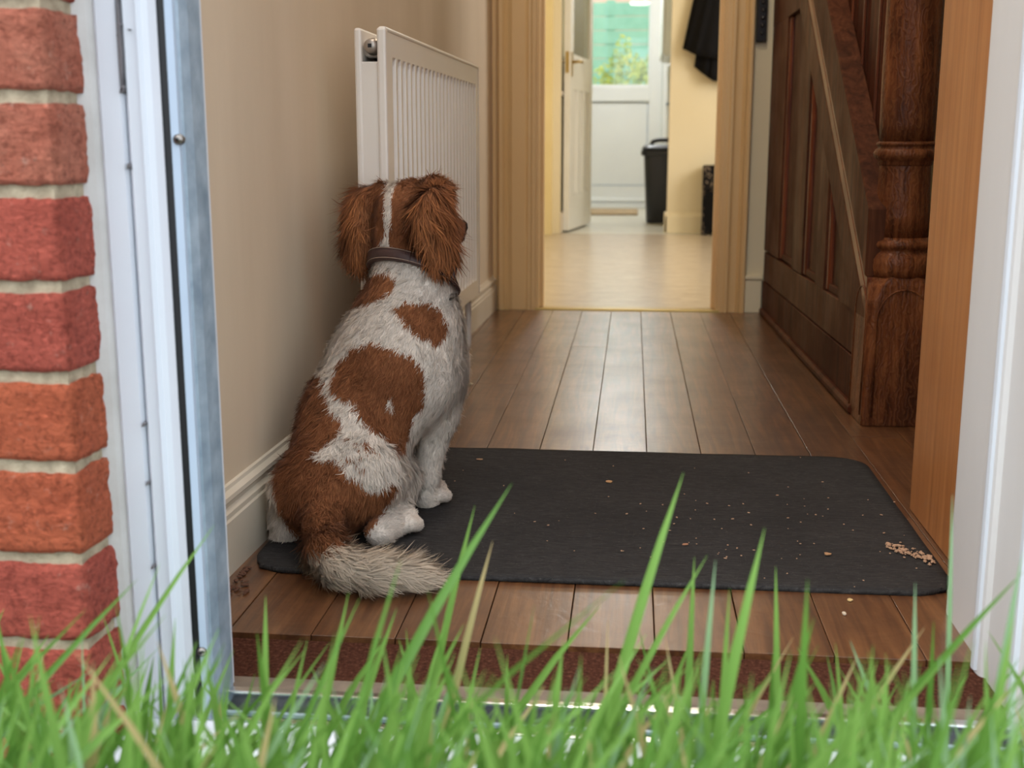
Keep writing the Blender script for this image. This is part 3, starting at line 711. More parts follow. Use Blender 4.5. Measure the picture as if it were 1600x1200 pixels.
# ================================================================== FELT MAT
def mat_mesh():
    x0, x1, y0, y1, r, t = -0.462, 0.462, -0.330, 0.330, 0.06, 0.007
    vs = []; fs = []; nx_, ny_ = 60, 44
    for j in range(ny_+1):
        for i in range(nx_+1):
            x = x0+(x1-x0)*i/nx_; y = y0+(y1-y0)*j/ny_
            # rounded corners
            qx = max(abs(x)-(x1-r), 0); qy = max(abs(y)-(y1-r), 0); q = math.hypot(qx, qy)
            if q > r:
                s = r/q; x = math.copysign((x1-r)+qx*s, x); y = math.copysign((y1-r)+qy*s, y)
            z = t+0.0012*mnoise.noise(Vector((x*9, y*9, 0)))
            vs.append((x, y, z))
    W = nx_+1
    for j in range(ny_):
        for i in range(nx_): fs.append((j*W+i, j*W+i+1, (j+1)*W+i+1, (j+1)*W+i))
    me = mesh_from('mat_pile', vs, fs, True); return me
mt = link('felt_mat', mat_mesh(), M_rug, None, (-0.042, 1.785, 0), (0, 0, 0.0), label='charcoal grey rectangular felt mat under the sitting dog', cat='mat')
up_ = mt.data.polygons[100].normal.z
s = mt.modifiers.new('thick', 'SOLIDIFY'); s.thickness = 0.0066; s.offset = -1 if up_ > 0 else 1
# ------------------------------------------------------------------ bits on the floor and the mat
def flake(name, px, py, z, wpx, hpx, c, label, rot=0.0, thick=.0012):
    p = fl(px, py, z); sc_ = p.y*1.03/FPX; r = random.Random(int(px*7+py)); n = 9; pts = []
    for k in range(n):
        a = 2*math.pi*k/n; q = r.uniform(.65, 1.1); x = wpx/2*sc_*math.cos(a)*q; y = hpx/2*sc_*2.4*math.sin(a)*q
        pts.append((x*math.cos(rot)-y*math.sin(rot), x*math.sin(rot)+y*math.cos(rot)))
    o = link(name, prism_mesh(pts, 0, thick, 'z', name), NT(name+'_paper').set(rgb(*c), 0.8), None, p, label=label, cat='debris' if 'crumb' in name else 'scrap')
    return o
MZ = 0.0088
flake('paper_scrap', 728, 600, 0.0012, 22, 5, (206, 190, 160), 'torn cream paper scrap on the floorboards right of the dog', .25)
flake('leaf_scrap', 952, 753, MZ, 11, 5, (196, 150, 104), 'small tan leaf scrap on the middle of the charcoal mat', .4)
flake('leaf_scrap', 749, 718, MZ, 13, 3, (176, 136, 104), 'small tan leaf scrap on the back edge of the mat beside the dog')
flake('leaf_scrap', 1293, 866, MZ, 12, 5, (178, 134, 96), 'small brown leaf scrap on the near right part of the mat', .2)
flake('leaf_scrap', 1071, 851, MZ, 12, 2.5, (170, 120, 90), 'thin brown leaf sliver on the near middle part of the mat', .3)
flake('crumb', 1328, 938, 0.0012, 11, 5, (214, 182, 126), 'pale yellowish crumb on the boards in front of the mat corner')
flake('crumb', 1319, 959, 0.0012, 7, 5, (206, 188, 166), 'smaller whitish crumb on the boards nearest the threshold')
r_ = random.Random(11); bm = bmesh.new()
for k in range(210):
    u = r_.random()
    if u < .55: px, py, z = 1385+75*r_.random(), 0, MZ; py = 852+(px-1385)*.32+r_.gauss(0, 3.5)
    elif u < .8: px, py, z = r_.uniform(1000, 1440), r_.uniform(770, 920), MZ
    else: px, py, z = r_.uniform(700, 1350), r_.uniform(715, 900), MZ
    p = fl(px, py, z); s = r_.uniform(.0006, .0014)*(1.9 if u < .3 else 1)
    p.z += s*.5; m_ = Matrix.Translation(p) @ Matrix.Rotation(r_.uniform(0, 3), 4, 'Z') @ Matrix.Diagonal((s*r_.uniform(1, 2.5), s*1.2, s*.8, 1))
    bmesh.ops.create_icosphere(bm, subdivisions=1, radius=1.0, matrix=m_)
me = bpy.data.meshes.new('mud_crumbs'); bm.to_mesh(me); bm.free()
link('mud_crumbs', me, NT('dry_mud').set(rgb(176, 140, 112), 0.9), kind='stuff', label='dry mud crumbs and grit scattered over the right end of the mat', cat='crumbs')
r_ = random.Random(5); bm = bmesh.new()
for k in range(40):
    p = fl(r_.uniform(345, 385), 0+r_.uniform(884, 930), 0.002); s = r_.uniform(.001, .0035)
    if p.x < -.508: p.x = -.505
    bmesh.ops.create_icosphere(bm, subdivisions=1, radius=1.0, matrix=Matrix.Translation(p) @ Matrix.Rotation(r_.uniform(0, 3), 4, 'Z') @ Matrix.Diagonal((s*2, s, s*.6, 1)))
me = bpy.data.meshes.new('dust_bits'); bm.to_mesh(me); bm.free()
link('dust_bits', me, NT('dark_dust').set(rgb(88, 56, 40), 0.95), kind='stuff', label='dark leaf litter in the corner by the left skirting board', cat='litter')

# ================================================================== DOG
# one continuous surface: smooth union of tapered limbs and masses, skinned by surface nets
def PP(px, py, Y): return np.array(aty(px, py, Y))
def pr(r, Y): return r*(Y*1.02+0.02)/FPX            # pixel radius to metres at that depth
PRIM = []                                            # (a, b, ra, rb, k, fur_dir, fur_len)
def cone(a, b, ra, rb, k=0.025, fd=None, flen=0.011): PRIM.append(('c', np.array(a, float), np.array(b, float), ra, rb, k, None if fd is None else np.array(fd, float), flen))
def ell(c, axes, R, k=0.02, fd=None, flen=0.011): PRIM.append(('e', np.array(c, float), np.array(R, float), axes, 0, k, None if fd is None else np.array(fd, float), flen))
def frame(fwd, up=(0, 0, 1)):
    f = np.array(fwd, float); f /= np.linalg.norm(f); u = np.array(up, float); r = np.cross(f, u); r /= np.linalg.norm(r); u = np.cross(r, f); return np.stack([r, f, u])
DOWN = (0, 0, -1)
S0 = PP(526, 752, 1.612); S1 = PP(562, 655, 1.69); S2 = PP(620, 572, 1.735); S3 = PP(638, 505, 1.755); S4 = PP(641, 455, 1.765); S5 = PP(640, 398, 1.785)
back = S0-S3; back /= np.linalg.norm(back)
cone(S0, S1, pr(86, 1.62), pr(90, 1.69), .02, back, .013)
cone(S1, S2, pr(90, 1.69), pr(100, 1.735), .02, back, .011)
cone(S2, S3, pr(100, 1.735), pr(80, 1.755), .03, back, .011)
cone(S3, S4, pr(76, 1.755), pr(57, 1.765), .03, back, .012)
cone(S4, S5, pr(55, 1.765), pr(50, 1.785), .02, back, .010)
cone(PP(655, 582, 1.80), PP(655, 540, 1.82), pr(68, 1.8), pr(66, 1.8), .03, DOWN, .010)          # chest
cone(PP(560, 735, 1.72), PP(580, 650, 1.76), pr(55, 1.74), pr(66, 1.78), .03, DOWN, .010)         # belly
# haunches
cone(PP(575, 742, 1.60), PP(618, 748, 1.665), pr(62, 1.60), pr(37, 1.66), .022, (.2, -.3, -1), .013)
cone(PP(622, 752, 1.675), PP(610, 812, 1.60), pr(33, 1.67), pr(22, 1.59), .016, (0, -.3, -1), .012)
cone(PP(608, 815, 1.595), PP(595, 838, 1.568), pr(22, 1.59), pr(18, 1.57), .010, DOWN, .008)
h0 = np.array(fl(592, 860)); h0[2] = .028
t0 = np.array(fl(633, 840)); t0[2] = .028
cone(h0, t0, .0185, .0195, .008, t0-h0, .004)
d = (t0-h0)/np.linalg.norm(t0-h0); sd = np.array([d[1], -d[0], 0])
for q in (-1.5, -.5, .5, 1.5):
    cone(t0+sd*q*.0105-d*.014, t0+sd*q*.0115+d*(.009-.003*abs(q))-np.array([0, 0, .006]), .0125, .0108, .003, d, .002)
cone(PP(471, 768, 1.578), PP(454, 800, 1.60), pr(52, 1.58), pr(34, 1.60), .022, (-.2, -.2, -1), .012)
cone(PP(453, 795, 1.60), PP(447, 835, 1.575), pr(32, 1.6), pr(23, 1.57), .018, DOWN, .012)
l0 = np.array(fl(452, 850)); l0[2] = .028; l1 = l0+np.array([.004, .075, 0])
cone(l0+np.array([0, .012, .004]), l1, .023, .020, .012, l1-l0, .006)
# fore legs
cone(PP(676, 575, 1.775), PP(684, 650, 1.755), pr(48, 1.775), pr(31, 1.755), .03, DOWN, .010)
cone(PP(684, 645, 1.755), PP(668, 742, 1.745), pr(28, 1.755), pr(18.5, 1.745), .015, (-.15, -.1, -1), .008)
cone(PP(668, 742, 1.745), PP(667, 782, 1.748), pr(18, 1.745), pr(17.5, 1.748), .012, DOWN, .006)
f0 = np.array(fl(663, 797)); f0[2] = .026; fd_ = np.array([.62, .78, 0]); fs_ = np.array([fd_[1], -fd_[0], 0])
f1 = f0+fd_*.024
cone(f0, f1, .020, .019, .012, fd_, .005)
for q in (-1.5, -.5, .5, 1.5):
    cone(f1+fs_*q*.0098-fd_*.010, f1+fs_*q*.0108+fd_*(.011-.003*abs(q))-np.array([0, 0, .006]), .0125, .0105, .003, fd_, .002)
cone(np.array([-.385, 1.82, .25]), np.array([-.375, 1.815, .05]), .032, .019, .02, DOWN, .008)
cone(np.array([-.375, 1.815, .06]), np.array([-.365, 1.84, .025]), .019, .018, .012, DOWN, .005)
cone(np.array([-.367, 1.83, .025]), np.array([-.352, 1.865, .023]), .019, .016, .01, (0, 1, 0), .004)
# head, turned to the right of the body
HD_ = np.array([math.sin(math.radians(24)), math.cos(math.radians(24)), -.10]); HD_ /= np.linalg.norm(HD_)
FR = frame(HD_); HRt = FR[0]; HUp = FR[2]
HC_ = PP(640, 338, 1.80)
ell(HC_, (.050, .062, .056), FR, .02, -HD_*0.6+np.array([0, 0, -.8]), .006)
cone(PP(638, 372, 1.79), HC_+HD_*.02-HUp*.012, pr(50, 1.79), .048, .02, (0, -.3, -1), .008)
mz = HC_+HD_*.058-HUp*.014
cone(mz, mz+HD_*.056-HUp*.004, .034, .025, .02, -HD_, .004)
cone(mz+HD_*.062-HUp*.002, mz+HD_*.070-HUp*.000, .021, .017, .01, -HD_, .003)
cone(mz-HUp*.022, mz+HD_*.05-HUp*.026, .020, .014, .012, -HD_, .004)                             # lower jaw
cone(HC_+HD_*.048+HUp*.018+HRt*.022, HC_+HD_*.050+HUp*.018-HRt*.022, .020, .020, .02, -HD_, .004)  # brow
# hanging ears
ER = np.array([.10, -.10, -1.0])
ear_top = PP(684, 300, 1.755); ear_mid = PP(677, 342, 1.735); ear_low = PP(688, 388, 1.735)
eR = frame(HD_+np.array([.25, 0, 0]))
cone(PP(676, 292, 1.775), PP(690, 300, 1.765), pr(17, 1.77), pr(17, 1.76), .015, (.4, -.4, -.8), .016)
ell(ear_mid, (.017, .036, .046), eR, .014, (.12, -.25, -1), .034)
ell(ear_low, (.013, .026, .028), eR, .014, (.15, -.1, -1), .034)
eL = frame(HD_+np.array([-.45, 0, 0]))
cone(PP(596, 300, 1.80), PP(580, 312, 1.80), pr(16, 1.8), pr(18, 1.8), .015, (-.5, -.3, -.8), .014)
ell(PP(564, 346, 1.805), (.021, .036, .048), eL, .020, (-.12, -.2, -1), .030)
ell(PP(562, 386, 1.805), (.019, .028, .026), eL, .016, (.10, -.1, -1), .032)
# tail, sweeping over the floor to the right
TL = [(508, 745, 1.585, 34), (504, 812, 1.505, 29), (508, 858, 1.445, 26), (532, 895, 1.415, 26), (582, 916, 1.405, 24), (635, 917, 1.41, 18), (668, 912, 1.42, 10)]
for i in range(len(TL)-1):
    a = PP(*TL[i][:3]); b = PP(*TL[i+1][:3]); ra = pr(TL[i][3], 1.45); rb = pr(TL[i+1][3], 1.45)
    a[2] = max(a[2], ra+.004); b[2] = max(b[2], rb+.004)
    cone(a, b, ra, rb, .045 if i == 0 else .018, (b-a), .016+.016*min(i/3, 1))

def prim_sdf(p, P):
    if p[0] == 'c':
        _, a, b, ra, rb = p[:5]; ab = b-a; L2 = ab@ab
        h = np.clip(((P-a)@ab)/L2, 0, 1); q = P-a-h[..., None]*ab
        return np.sqrt(np.einsum('...i,...i', q, q))-(ra+(rb-ra)*h)
    _, c, R, ax = p[:4]; l = (P-c)@R.T; ax = np.array(ax)
    k0 = np.sqrt(((l/ax)**2).sum(-1)); k1 = np.sqrt(((l/ax**2)**2).sum(-1))+1e-9
    return k0*(k0-1)/k1
def sdf(P):
    d = None
    for p in PRIM:
        q = prim_sdf(p, P)
        if d is None: d = q; continue
        k = p[5]; h = np.clip(0.5+0.5*(d-q)/k, 0, 1)
        d = d*(1-h)+q*h-k*h*(1-h)
    return d
def surface_nets(lo, hi, res):
    n = np.ceil((np.array(hi)-lo)/res).astype(int)+1
    ax = [lo[i]+res*np.arange(n[i]) for i in range(3)]
    V = np.empty(n)
    for i in range(0, n[0], 8):
        X, Y, Z = np.meshgrid(ax[0][i:i+8], ax[1], ax[2], indexing='ij'); V[i:i+8] = sdf(np.stack([X, Y, Z], -1))
    S = V < 0
    c = S[:-1, :-1, :-1].astype(np.int8)
    cnt = sum(S[i:n[0]-1+i, j:n[1]-1+j, k:n[2]-1+k].astype(np.int8) for i in (0, 1) for j in (0, 1) for k in (0, 1))
    act = (cnt > 0) & (cnt < 8); idx = -np.ones(act.shape, int); A = np.argwhere(act); idx[act] = np.arange(len(A))
    acc = np.zeros((len(A), 3)); num = np.zeros(len(A))
    offs = [(i, j, k) for i in (0, 1) for j in (0, 1) for k in (0, 1)]
    for o in offs:
        for d_ in range(3):
            if o[d_]: continue
            o2 = list(o); o2[d_] = 1
            va = V[A[:, 0]+o[0], A[:, 1]+o[1], A[:, 2]+o[2]]; vb = V[A[:, 0]+o2[0], A[:, 1]+o2[1], A[:, 2]+o2[2]]
            m = (va < 0) != (vb < 0); t = np.where(m, va/(va-vb+1e-12), 0)
            pos = np.tile(np.array(o, float), (len(A), 1)); pos[:, d_] += t
            acc[m] += pos[m]; num[m] += 1
    verts = np.array(lo)+res*(A+acc/num[:, None])
    faces = []
    for d_ in range(3):
        sl0 = [slice(None)]*3; sl1 = [slice(None)]*3; sl0[d_] = slice(0, -1); sl1[d_] = slice(1, None)
        E0 = S[tuple(sl0)]; E1 = S[tuple(sl1)]
        cr = np.argwhere(E0 != E1); u, v = (d_+1) % 3, (d_+2) % 3
        cr = cr[(cr[:, u] > 0) & (cr[:, v] > 0) & (cr[:, u] < n[u]-1) & (cr[:, v] < n[v]-1)]
        fl_ = E0[tuple(cr.T)]
        def g(du, dv):
            c2 = cr.copy(); c2[:, u] -= du; c2[:, v] -= dv; return idx[tuple(c2.T)]
        q = np.stack([g(1, 1), g(0, 1), g(0, 0), g(1, 0)], 1)
        q[~fl_] = q[~fl_][:, ::-1]; faces.append(q)
    return verts, np.concatenate(faces)
def grad(P, e=1e-3):
    g = np.stack([sdf(P+np.eye(3)[i]*e)-sdf(P-np.eye(3)[i]*e) for i in range(3)], -1)
    return g/(np.linalg.norm(g, axis=-1, keepdims=True)+1e-12)

# coat markings and the lit head rim: outlines drawn on the dog's back, carried through along one fixed direction
DDIR = np.array([-.31, 1.65, -.20]); DDIR /= np.linalg.norm(DDIR)
def to_plane(P):
    t = (1.65-P[..., 1])/DDIR[1]; Q = P+t[..., None]*DDIR; return Q[..., [0, 2]]
def poly(pts, Y): return to_plane(np.array([PP(x, y, Y) for x, y in pts]))
def inside(poly_, Q):
    r = np.zeros(len(Q), bool); x, z = Q[:, 0], Q[:, 1]; n = len(poly_)
    for i in range(n):
        x1, z1 = poly_[i]; x2, z2 = poly_[(i+1) % n]
        c = ((z1 > z) != (z2 > z)) & (x < (x2-x1)*(z-z1)/(z2-z1+1e-12)+x1); r ^= c
    return r
BROWN = [
 poly([(606, 422), (623, 430), (620, 447), (606, 460), (578, 471), (552, 481), (545, 465), (560, 440), (575, 424)], 1.73),
 poly([(615, 477), (638, 469), (668, 469), (689, 480), (702, 504), (699, 525), (681, 537), (668, 526), (653, 523), (638, 504), (626, 489)], 1.68),
 poly([(518, 597), (530, 564), (548, 543), (578, 532), (605, 537), (626, 546), (650, 558), (665, 573), (668, 600), (667, 633), (652, 647), (645, 670), (632, 703), (613, 698), (600, 677), (580, 663), (563, 643), (557, 625), (537, 620), (520, 605)], 1.63),
 poly([(497, 590), (503, 617), (517, 643), (537, 660), (530, 680), (503, 697), (492, 711), (530, 713), (543, 733), (563, 740), (563, 753), (590, 757), (613, 748), (622, 757), (613, 777), (597, 803), (580, 828), (560, 842), (556, 850), (475, 850), (450, 820), (437, 780), (430, 740), (440, 690), (460, 640), (480, 590)], 1.56)]
WHITE = [poly([(609, 617), (613, 618), (617, 635), (614, 640), (610, 628)], 1.64)]
STRIPE_RIM = [poly([(612, 262), (640, 258), (650, 268), (632, 274), (621, 282), (612, 300), (611, 342), (607, 369), (611, 393), (628, 410), (560, 425), (585, 410), (590, 386), (601, 362), (602, 330), (601, 300), (605, 280)], 1.74)]  # white head stripe; its top end paints in the lit rim of the skull
FLECK = [poly([(x-a, y-b), (x+a, y-b*.5), (x+a*.7, y+b), (x-a, y+b*.6)], 1.57) for x, y, a, b in ((547, 684, 3, 4), (573, 692, 6, 4), (576, 700, 4, 4), (548, 711, 5, 4), (563, 706, 4, 4), (565, 722, 4, 3), (585, 705, 3, 3), (558, 690, 2, 3), (590, 720, 2, 3))]
c_br = np.array(rgb(160, 104, 68)[:3]); c_brd = np.array(rgb(118, 70, 43)[:3]); c_or = np.array(rgb(178, 114, 70)[:3])
c_wh = np.array(rgb(238, 225, 212)[:3]); c_gr = np.array(rgb(196, 182, 166)[:3]); c_tail = np.array(rgb(222, 202, 180)[:3])
colz = PP(640, 425, 1.77)
RN = np.array([.20, .46, .87]); RN /= np.linalg.norm(RN)
TQ = to_plane(PP(505, 846, 1.45)[None])[0]
def vnoise(P, f):
    o = np.zeros(len(P))
    for k, (a, b, c, q) in enumerate(((1, .7, 1.3, .3), (-.8, 1.2, .6, 1.7), (1.9, -1.1, 1.6, 2.9), (.5, 2.3, -2.0, .9))): o += np.sin(P@np.array([a, b, c])*f+q+1.7*np.sin(P@np.array([c, a, -b])*f*.7+k))
    return o/4
c_tick = np.array(rgb(168, 142, 122)[:3])
def coat(P, r):
    """colour of the coat at points P; r = one random number per point"""
    Q = to_plane(P); n = len(P); C = np.tile(c_wh, (n, 1))
    C = C*(1-.25*r[:, None])+c_gr*(.25*r[:, None])
    tk = np.clip(vnoise(P, 120)*1.6-.35, 0, 1)*np.clip(.35+vnoise(P, 16), 0, 1)*.75*(.4+.6*r); C = C*(1-tk[:, None])+c_tick*tk[:, None]
    head = ((P-colz)@RN > .004) & (P[:, 2] > .30)
    b = np.zeros(n, bool)
    for q in BROWN: b |= inside(q, Q)
    for q in FLECK: b |= inside(q, Q) & (r < .8)
    for q in WHITE: b &= ~inside(q, Q)
    s = np.zeros(n, bool)
    for q in STRIPE_RIM: s |= inside(q, Q)
    b = np.where(head, ~s, b)
    # the tail is brown at the root and cream beyond
    tail = (P[:, 1] < 1.53) & (P[:, 2] < .22)
    b = np.where(tail, (Q[:, 1] > TQ[1]+.25*(Q[:, 0]-TQ[0])) & (Q[:, 0] < TQ[0]+.06), b)
    # muzzle: pale blaze along the bridge
    mzl = head & (((P-mz)@HD_) > .0) & (((P-mz)@HUp) > .016) & (np.abs((P-mz)@HRt) < .014)
    b &= ~mzl
    rr_ = np.clip(r*.8+.35*vnoise(P, 24)+.1, 0, 1); br = c_br*(1-rr_[:, None])+c_brd*rr_[:, None]
    ear = head & (np.abs((P-HC_)@HRt) > .050)
    br = np.where((ear & (r > .55))[:, None], c_or, br)
    C = np.where(b[:, None], br, C); C = np.where((tail & ~b)[:, None], c_tail*(1-.12*r[:, None]), C)
    return C

lo, hi = np.array([-.60, 1.33, -.012]), np.array([-.14, 2.0, .585])
dv, df = surface_nets(lo, hi, .0037)
dv[:, 0] = np.maximum(dv[:, 0], np.where(dv[:, 2] < .118, -.457, -.470)-.0228*(3.98-dv[:, 1])+.001)
dv[:, 2] = np.maximum(dv[:, 2], .0088)
dogroot = empty('dog', (float(S0[0]), float(S0[1]), 0.007), label='brown and white spaniel dog sitting on the charcoal mat with its back turned', cat='dog')
DO = np.array([S0[0], S0[1], .007])
def nmesh(name, V, F, colr, nrm=None):
    me = bpy.data.meshes.new(name); k = F.shape[1]
    me.vertices.add(len(V)); me.vertices.foreach_set('co', (V-DO).astype(np.float32).ravel())
    me.loops.add(F.size); me.loops.foreach_set('vertex_index', F.astype(np.int32).ravel())
    me.polygons.add(len(F)); me.polygons.foreach_set('loop_start', np.arange(0, F.size, k, dtype=np.int32))
    me.update(calc_edges=True)
    a = me.attributes.new('coat', 'FLOAT_COLOR', 'POINT'); a.data.foreach_set('color', np.concatenate([colr, np.ones((len(V), 1))], 1).astype(np.float32).ravel())
    if nrm is not None:
        a = me.attributes.new('lie', 'FLOAT_VECTOR', 'POINT'); a.data.foreach_set('vector', nrm.astype(np.float32).ravel())
    me.polygons.foreach_set('use_smooth', np.ones(len(F), bool)); me.validate(); return me
def coat_mat(name, lie):
    t = NT(name); a = t.new('ShaderNodeAttribute', attribute_name='coat')
    t.set(a.outputs['Color'], 0.75, spec=0.12)
    t.b.inputs['Sheen Weight'].default_value = 0.08
    if lie:
        n_ = t.new('ShaderNodeAttribute', attribute_name='lie'); t.l.new(n_.outputs['Vector'], t.b.inputs['Normal'])
        tl_ = t.new('ShaderNodeBsdfTranslucent'); t.l.new(a.outputs['Color'], tl_.inputs['Color']); mx_ = t.new('ShaderNodeMixShader'); mx_.inputs[0].default_value = .22
        t.l.new(t.b.outputs[0], mx_.inputs[1]); t.l.new(tl_.outputs[0], mx_.inputs[2]); t.l.new(mx_.outputs[0], t.n['Material Output'].inputs['Surface'])
    return t.m
bodyo = link('body', nmesh('body', dv, df, coat(dv, np.full(len(dv), .45))), coat_mat('dog_skin_coat', False), dogroot)
# ---- fur: thin tapered locks growing from the skin
tri = np.concatenate([df[:, [0, 1, 2]], df[:, [0, 2, 3]]]); A_ = dv[tri[:, 0]]; B_ = dv[tri[:, 1]]; C_ = dv[tri[:, 2]]
ar = np.linalg.norm(np.cross(B_-A_, C_-A_), axis=1)/2
NF = 270000
pk = rng.choice(len(tri), NF, p=ar/ar.sum()); u = rng.random(NF); v = rng.random(NF); m = u+v > 1; u[m] = 1-u[m]; v[m] = 1-v[m]
R0 = A_[pk]+u[:, None]*(B_-A_)[pk]+v[:, None]*(C_-A_)[pk]
R0 = R0[R0[:, 2] > .0105]; NF = len(R0)
Nn = grad(R0)
W = np.stack([prim_sdf(p, R0) for p in PRIM], 1); W = np.exp(-(W-W.min(1, keepdims=True))/.006); W /= W.sum(1, keepdims=True)
FD = np.stack([(p[6]/np.linalg.norm(p[6])) for p in PRIM]); FLn = np.array([p[7] for p in PRIM])
fdir = W@FD; flen = (W@FLn)*(0.55+0.8*rng.random(NF))
fdir -= Nn*np.einsum('ij,ij->i', fdir, Nn)[:, None]; fdir /= np.linalg.norm(fdir, axis=1, keepdims=True)+1e-9
# clumping: neighbours lean the same way
cell = np.floor(R0/.007).astype(int); hsh = (cell[:, 0]*73856093 ^ cell[:, 1]*19349663 ^ cell[:, 2]*83492791) % 9973
jit = rng.normal(size=(9973, 3))[hsh]*.22+rng.normal(size=(NF, 3))*.16
lift = 0.22+0.10*rng.random(NF)
D1 = fdir+Nn*lift[:, None]+jit; D1 /= np.linalg.norm(D1, axis=1, keepdims=True)
D2 = fdir+Nn*(lift*.25)[:, None]+jit*1.2; D2 /= np.linalg.norm(D2, axis=1, keepdims=True)
P1 = R0+D1*(flen*.5)[:, None]; P2 = P1+D2*(flen*.5)[:, None]
gz_ = np.full(NF, .0088); P2[:, 2] = np.maximum(P2[:, 2], gz_); P1[:, 2] = np.maximum(P1[:, 2], gz_+.001)
xw_ = np.where(P2[:, 2] < .12, -.456, -.469)-.0228*(3.98-P2[:, 1])+.002; P2[:, 0] = np.maximum(P2[:, 0], xw_); P1[:, 0] = np.maximum(P1[:, 0], xw_)
sdv = np.cross(D1, Nn); sdv /= np.linalg.norm(sdv, axis=1, keepdims=True)+1e-9
wd = (.00042+.0085*flen)[:, None]*(.6+.8*rng.random((NF, 1)))
FVv = np.stack([R0-sdv*wd, R0+sdv*wd, P1+sdv*wd*.8, P1-sdv*wd*.8, P2+sdv*wd*.15, P2-sdv*wd*.15], 1).reshape(-1, 3)
bi = np.arange(NF)*6
FF = np.stack([np.stack([bi, bi+1, bi+2, bi+3], 1), np.stack([bi+3, bi+2, bi+4, bi+5], 1)], 1).reshape(-1, 4)
fr_ = rng.random(NF); fc = coat(R0+rng.normal(size=R0.shape)*np.array([.0016, 0, .0016])+fdir*(-flen*.2)[:, None], fr_)*(0.80+.34*rng.random((NF, 1)))*(1+.10*vnoise(R0, 38))[:, None]
LN = Nn*.8+np.array([0, -.05, .18])+jit*.5; LN /= np.linalg.norm(LN, axis=1, keepdims=True)
fur = link('fur', nmesh('fur', FVv, FF, np.repeat(fc, 6, 0), np.repeat(LN, 6, 0)), coat_mat('dog_fur', True), dogroot, kind='stuff')
# ---- nose and eyes (on the face, turned away)
nz = mz+HD_*.090+HUp*.004-DO
link('nose', lathe_mesh([(0.0005, -.012), (.008, -.010), (.012, -.002), (.011, .006), (.006, .011), (.0005, .012)], 16, 'nose'), M_black, dogroot, nz)
for s in (-1, 1):
    e_ = HC_+HD_*.052+HUp*.012+HRt*s*.030-DO
    link('eye', lathe_mesh([(0.0005, -.009), (.006, -.007), (.009, 0), (.006, .007), (.0005, .009)], 16, 'eye'), M_gloss, dogroot, e_)
# ---- leather collar fitted to the neck
c0 = PP(640, 424, 1.775); e1 = np.cross(RN, (0, 1, 0)); e1 /= np.linalg.norm(e1); e2 = np.cross(RN, e1)
def ringr(cc, dirs):
    ts = np.linspace(.02, .12, 240); P = cc+dirs[:, None, :]*ts[None, :, None]; D = sdf(P)
    out = []
    for i in range(len(dirs)):
        k = np.argmax(D[i] > 0); out.append(ts[k])
    r = np.array(out); 
    for _ in range(6): r = (np.roll(r, 1)+2*r+np.roll(r, -1))/4
    return r
NA = 72; an = np.linspace(0, 2*math.pi, NA, endpoint=False)
dirs = np.cos(an)[:, None]*e1+np.sin(an)[:, None]*e2
HWc = .0098
rT = ringr(c0+RN*HWc, dirs)+.0085; rB = ringr(c0-RN*HWc, dirs)+.0085; rm = np.maximum(rT, rB)*.5+(rT+rB)*.25
def band(off, prof, name, m, parent):
    """prof: list of (height along the ring axis, extra radius)"""
    vs = []; fs = []
    for h, e in prof:
        f = (h/HWc+1)/2; r = rB*(1-f)+rT*f+e+off
        vs += list(c0+RN*h+dirs*r[:, None]-DO)
    k = len(prof)
    for j in range(k):
        for i in range(NA): fs.append((j*NA+i, j*NA+(i+1) % NA, ((j+1) % k)*NA+(i+1) % NA, ((j+1) % k)*NA+i))
    return link(name, mesh_from(name, vs, fs, True), m, parent)
M_leather = paint('dark_brown_leather', rgb(70, 48, 44), rgb(58, 40, 38), 20, 0.5, 0.2, 150)
cb = band(0, [(-HWc, 0), (-HWc*.9, .0022), (0, .0030), (HWc*.9, .0022), (HWc, 0), (HWc, -.004), (-HWc, -.004)], 'collar', M_leather, dogroot)
M_thread = NT('pale_stitching').set(rgb(150, 128, 112), 0.8)
for h in (-.0075, .0075):
    pts_ = []
    f = (h/HWc+1)/2; rr = rB*(1-f)+rT*f+.0027
    vs = [tuple(v) for v in (c0+RN*h+dirs*rr[:, None]-DO)]; vs.append(vs[0])
    link('stitching', tube_mesh(vs, .0006, 5, 'stitching'), M_thread, cb)
# buckle on the right side of the neck
def pxx(P): q = P-CP; return 800+FPX*(q@RV)/(q@FV)
best = int(np.argmin([abs(pxx(c0+dirs[i]*rm[i])-690)+(0 if dirs[i][1] < 0.3 else 999) for i in range(NA)]))
bd_ = dirs[best]; bt = np.cross(RN, bd_); bp = c0+bd_*(rm[best]+.004)-DO
def rect_ring(hw, hh, r):
    pts = []
    for t in np.linspace(0, 2*math.pi, 25):
        cx_, sx_ = math.cos(t), math.sin(t); k = (abs(cx_)**4+abs(sx_)**4)**-.25
        pts.append(tuple(bp+bt*(hw*cx_*k)+RN*(hh*sx_*k)+bd_*.002))
    return pts
M_bk = NT('dark_buckle_metal').set(rgb(52, 46, 46), 0.3, 0.9)
bk = link('buckle', tube_mesh(rect_ring(.010, .0125, 0), .0022, 8, 'buckle'), M_bk, cb)
bk2 = link('collar_loop', tube_mesh([tuple(bp+bt*.018+RN*h_+bd_*.003) for h_ in (-.011, 0, .011)], .0032, 8, 'collar_loop'), M_leather, cb)


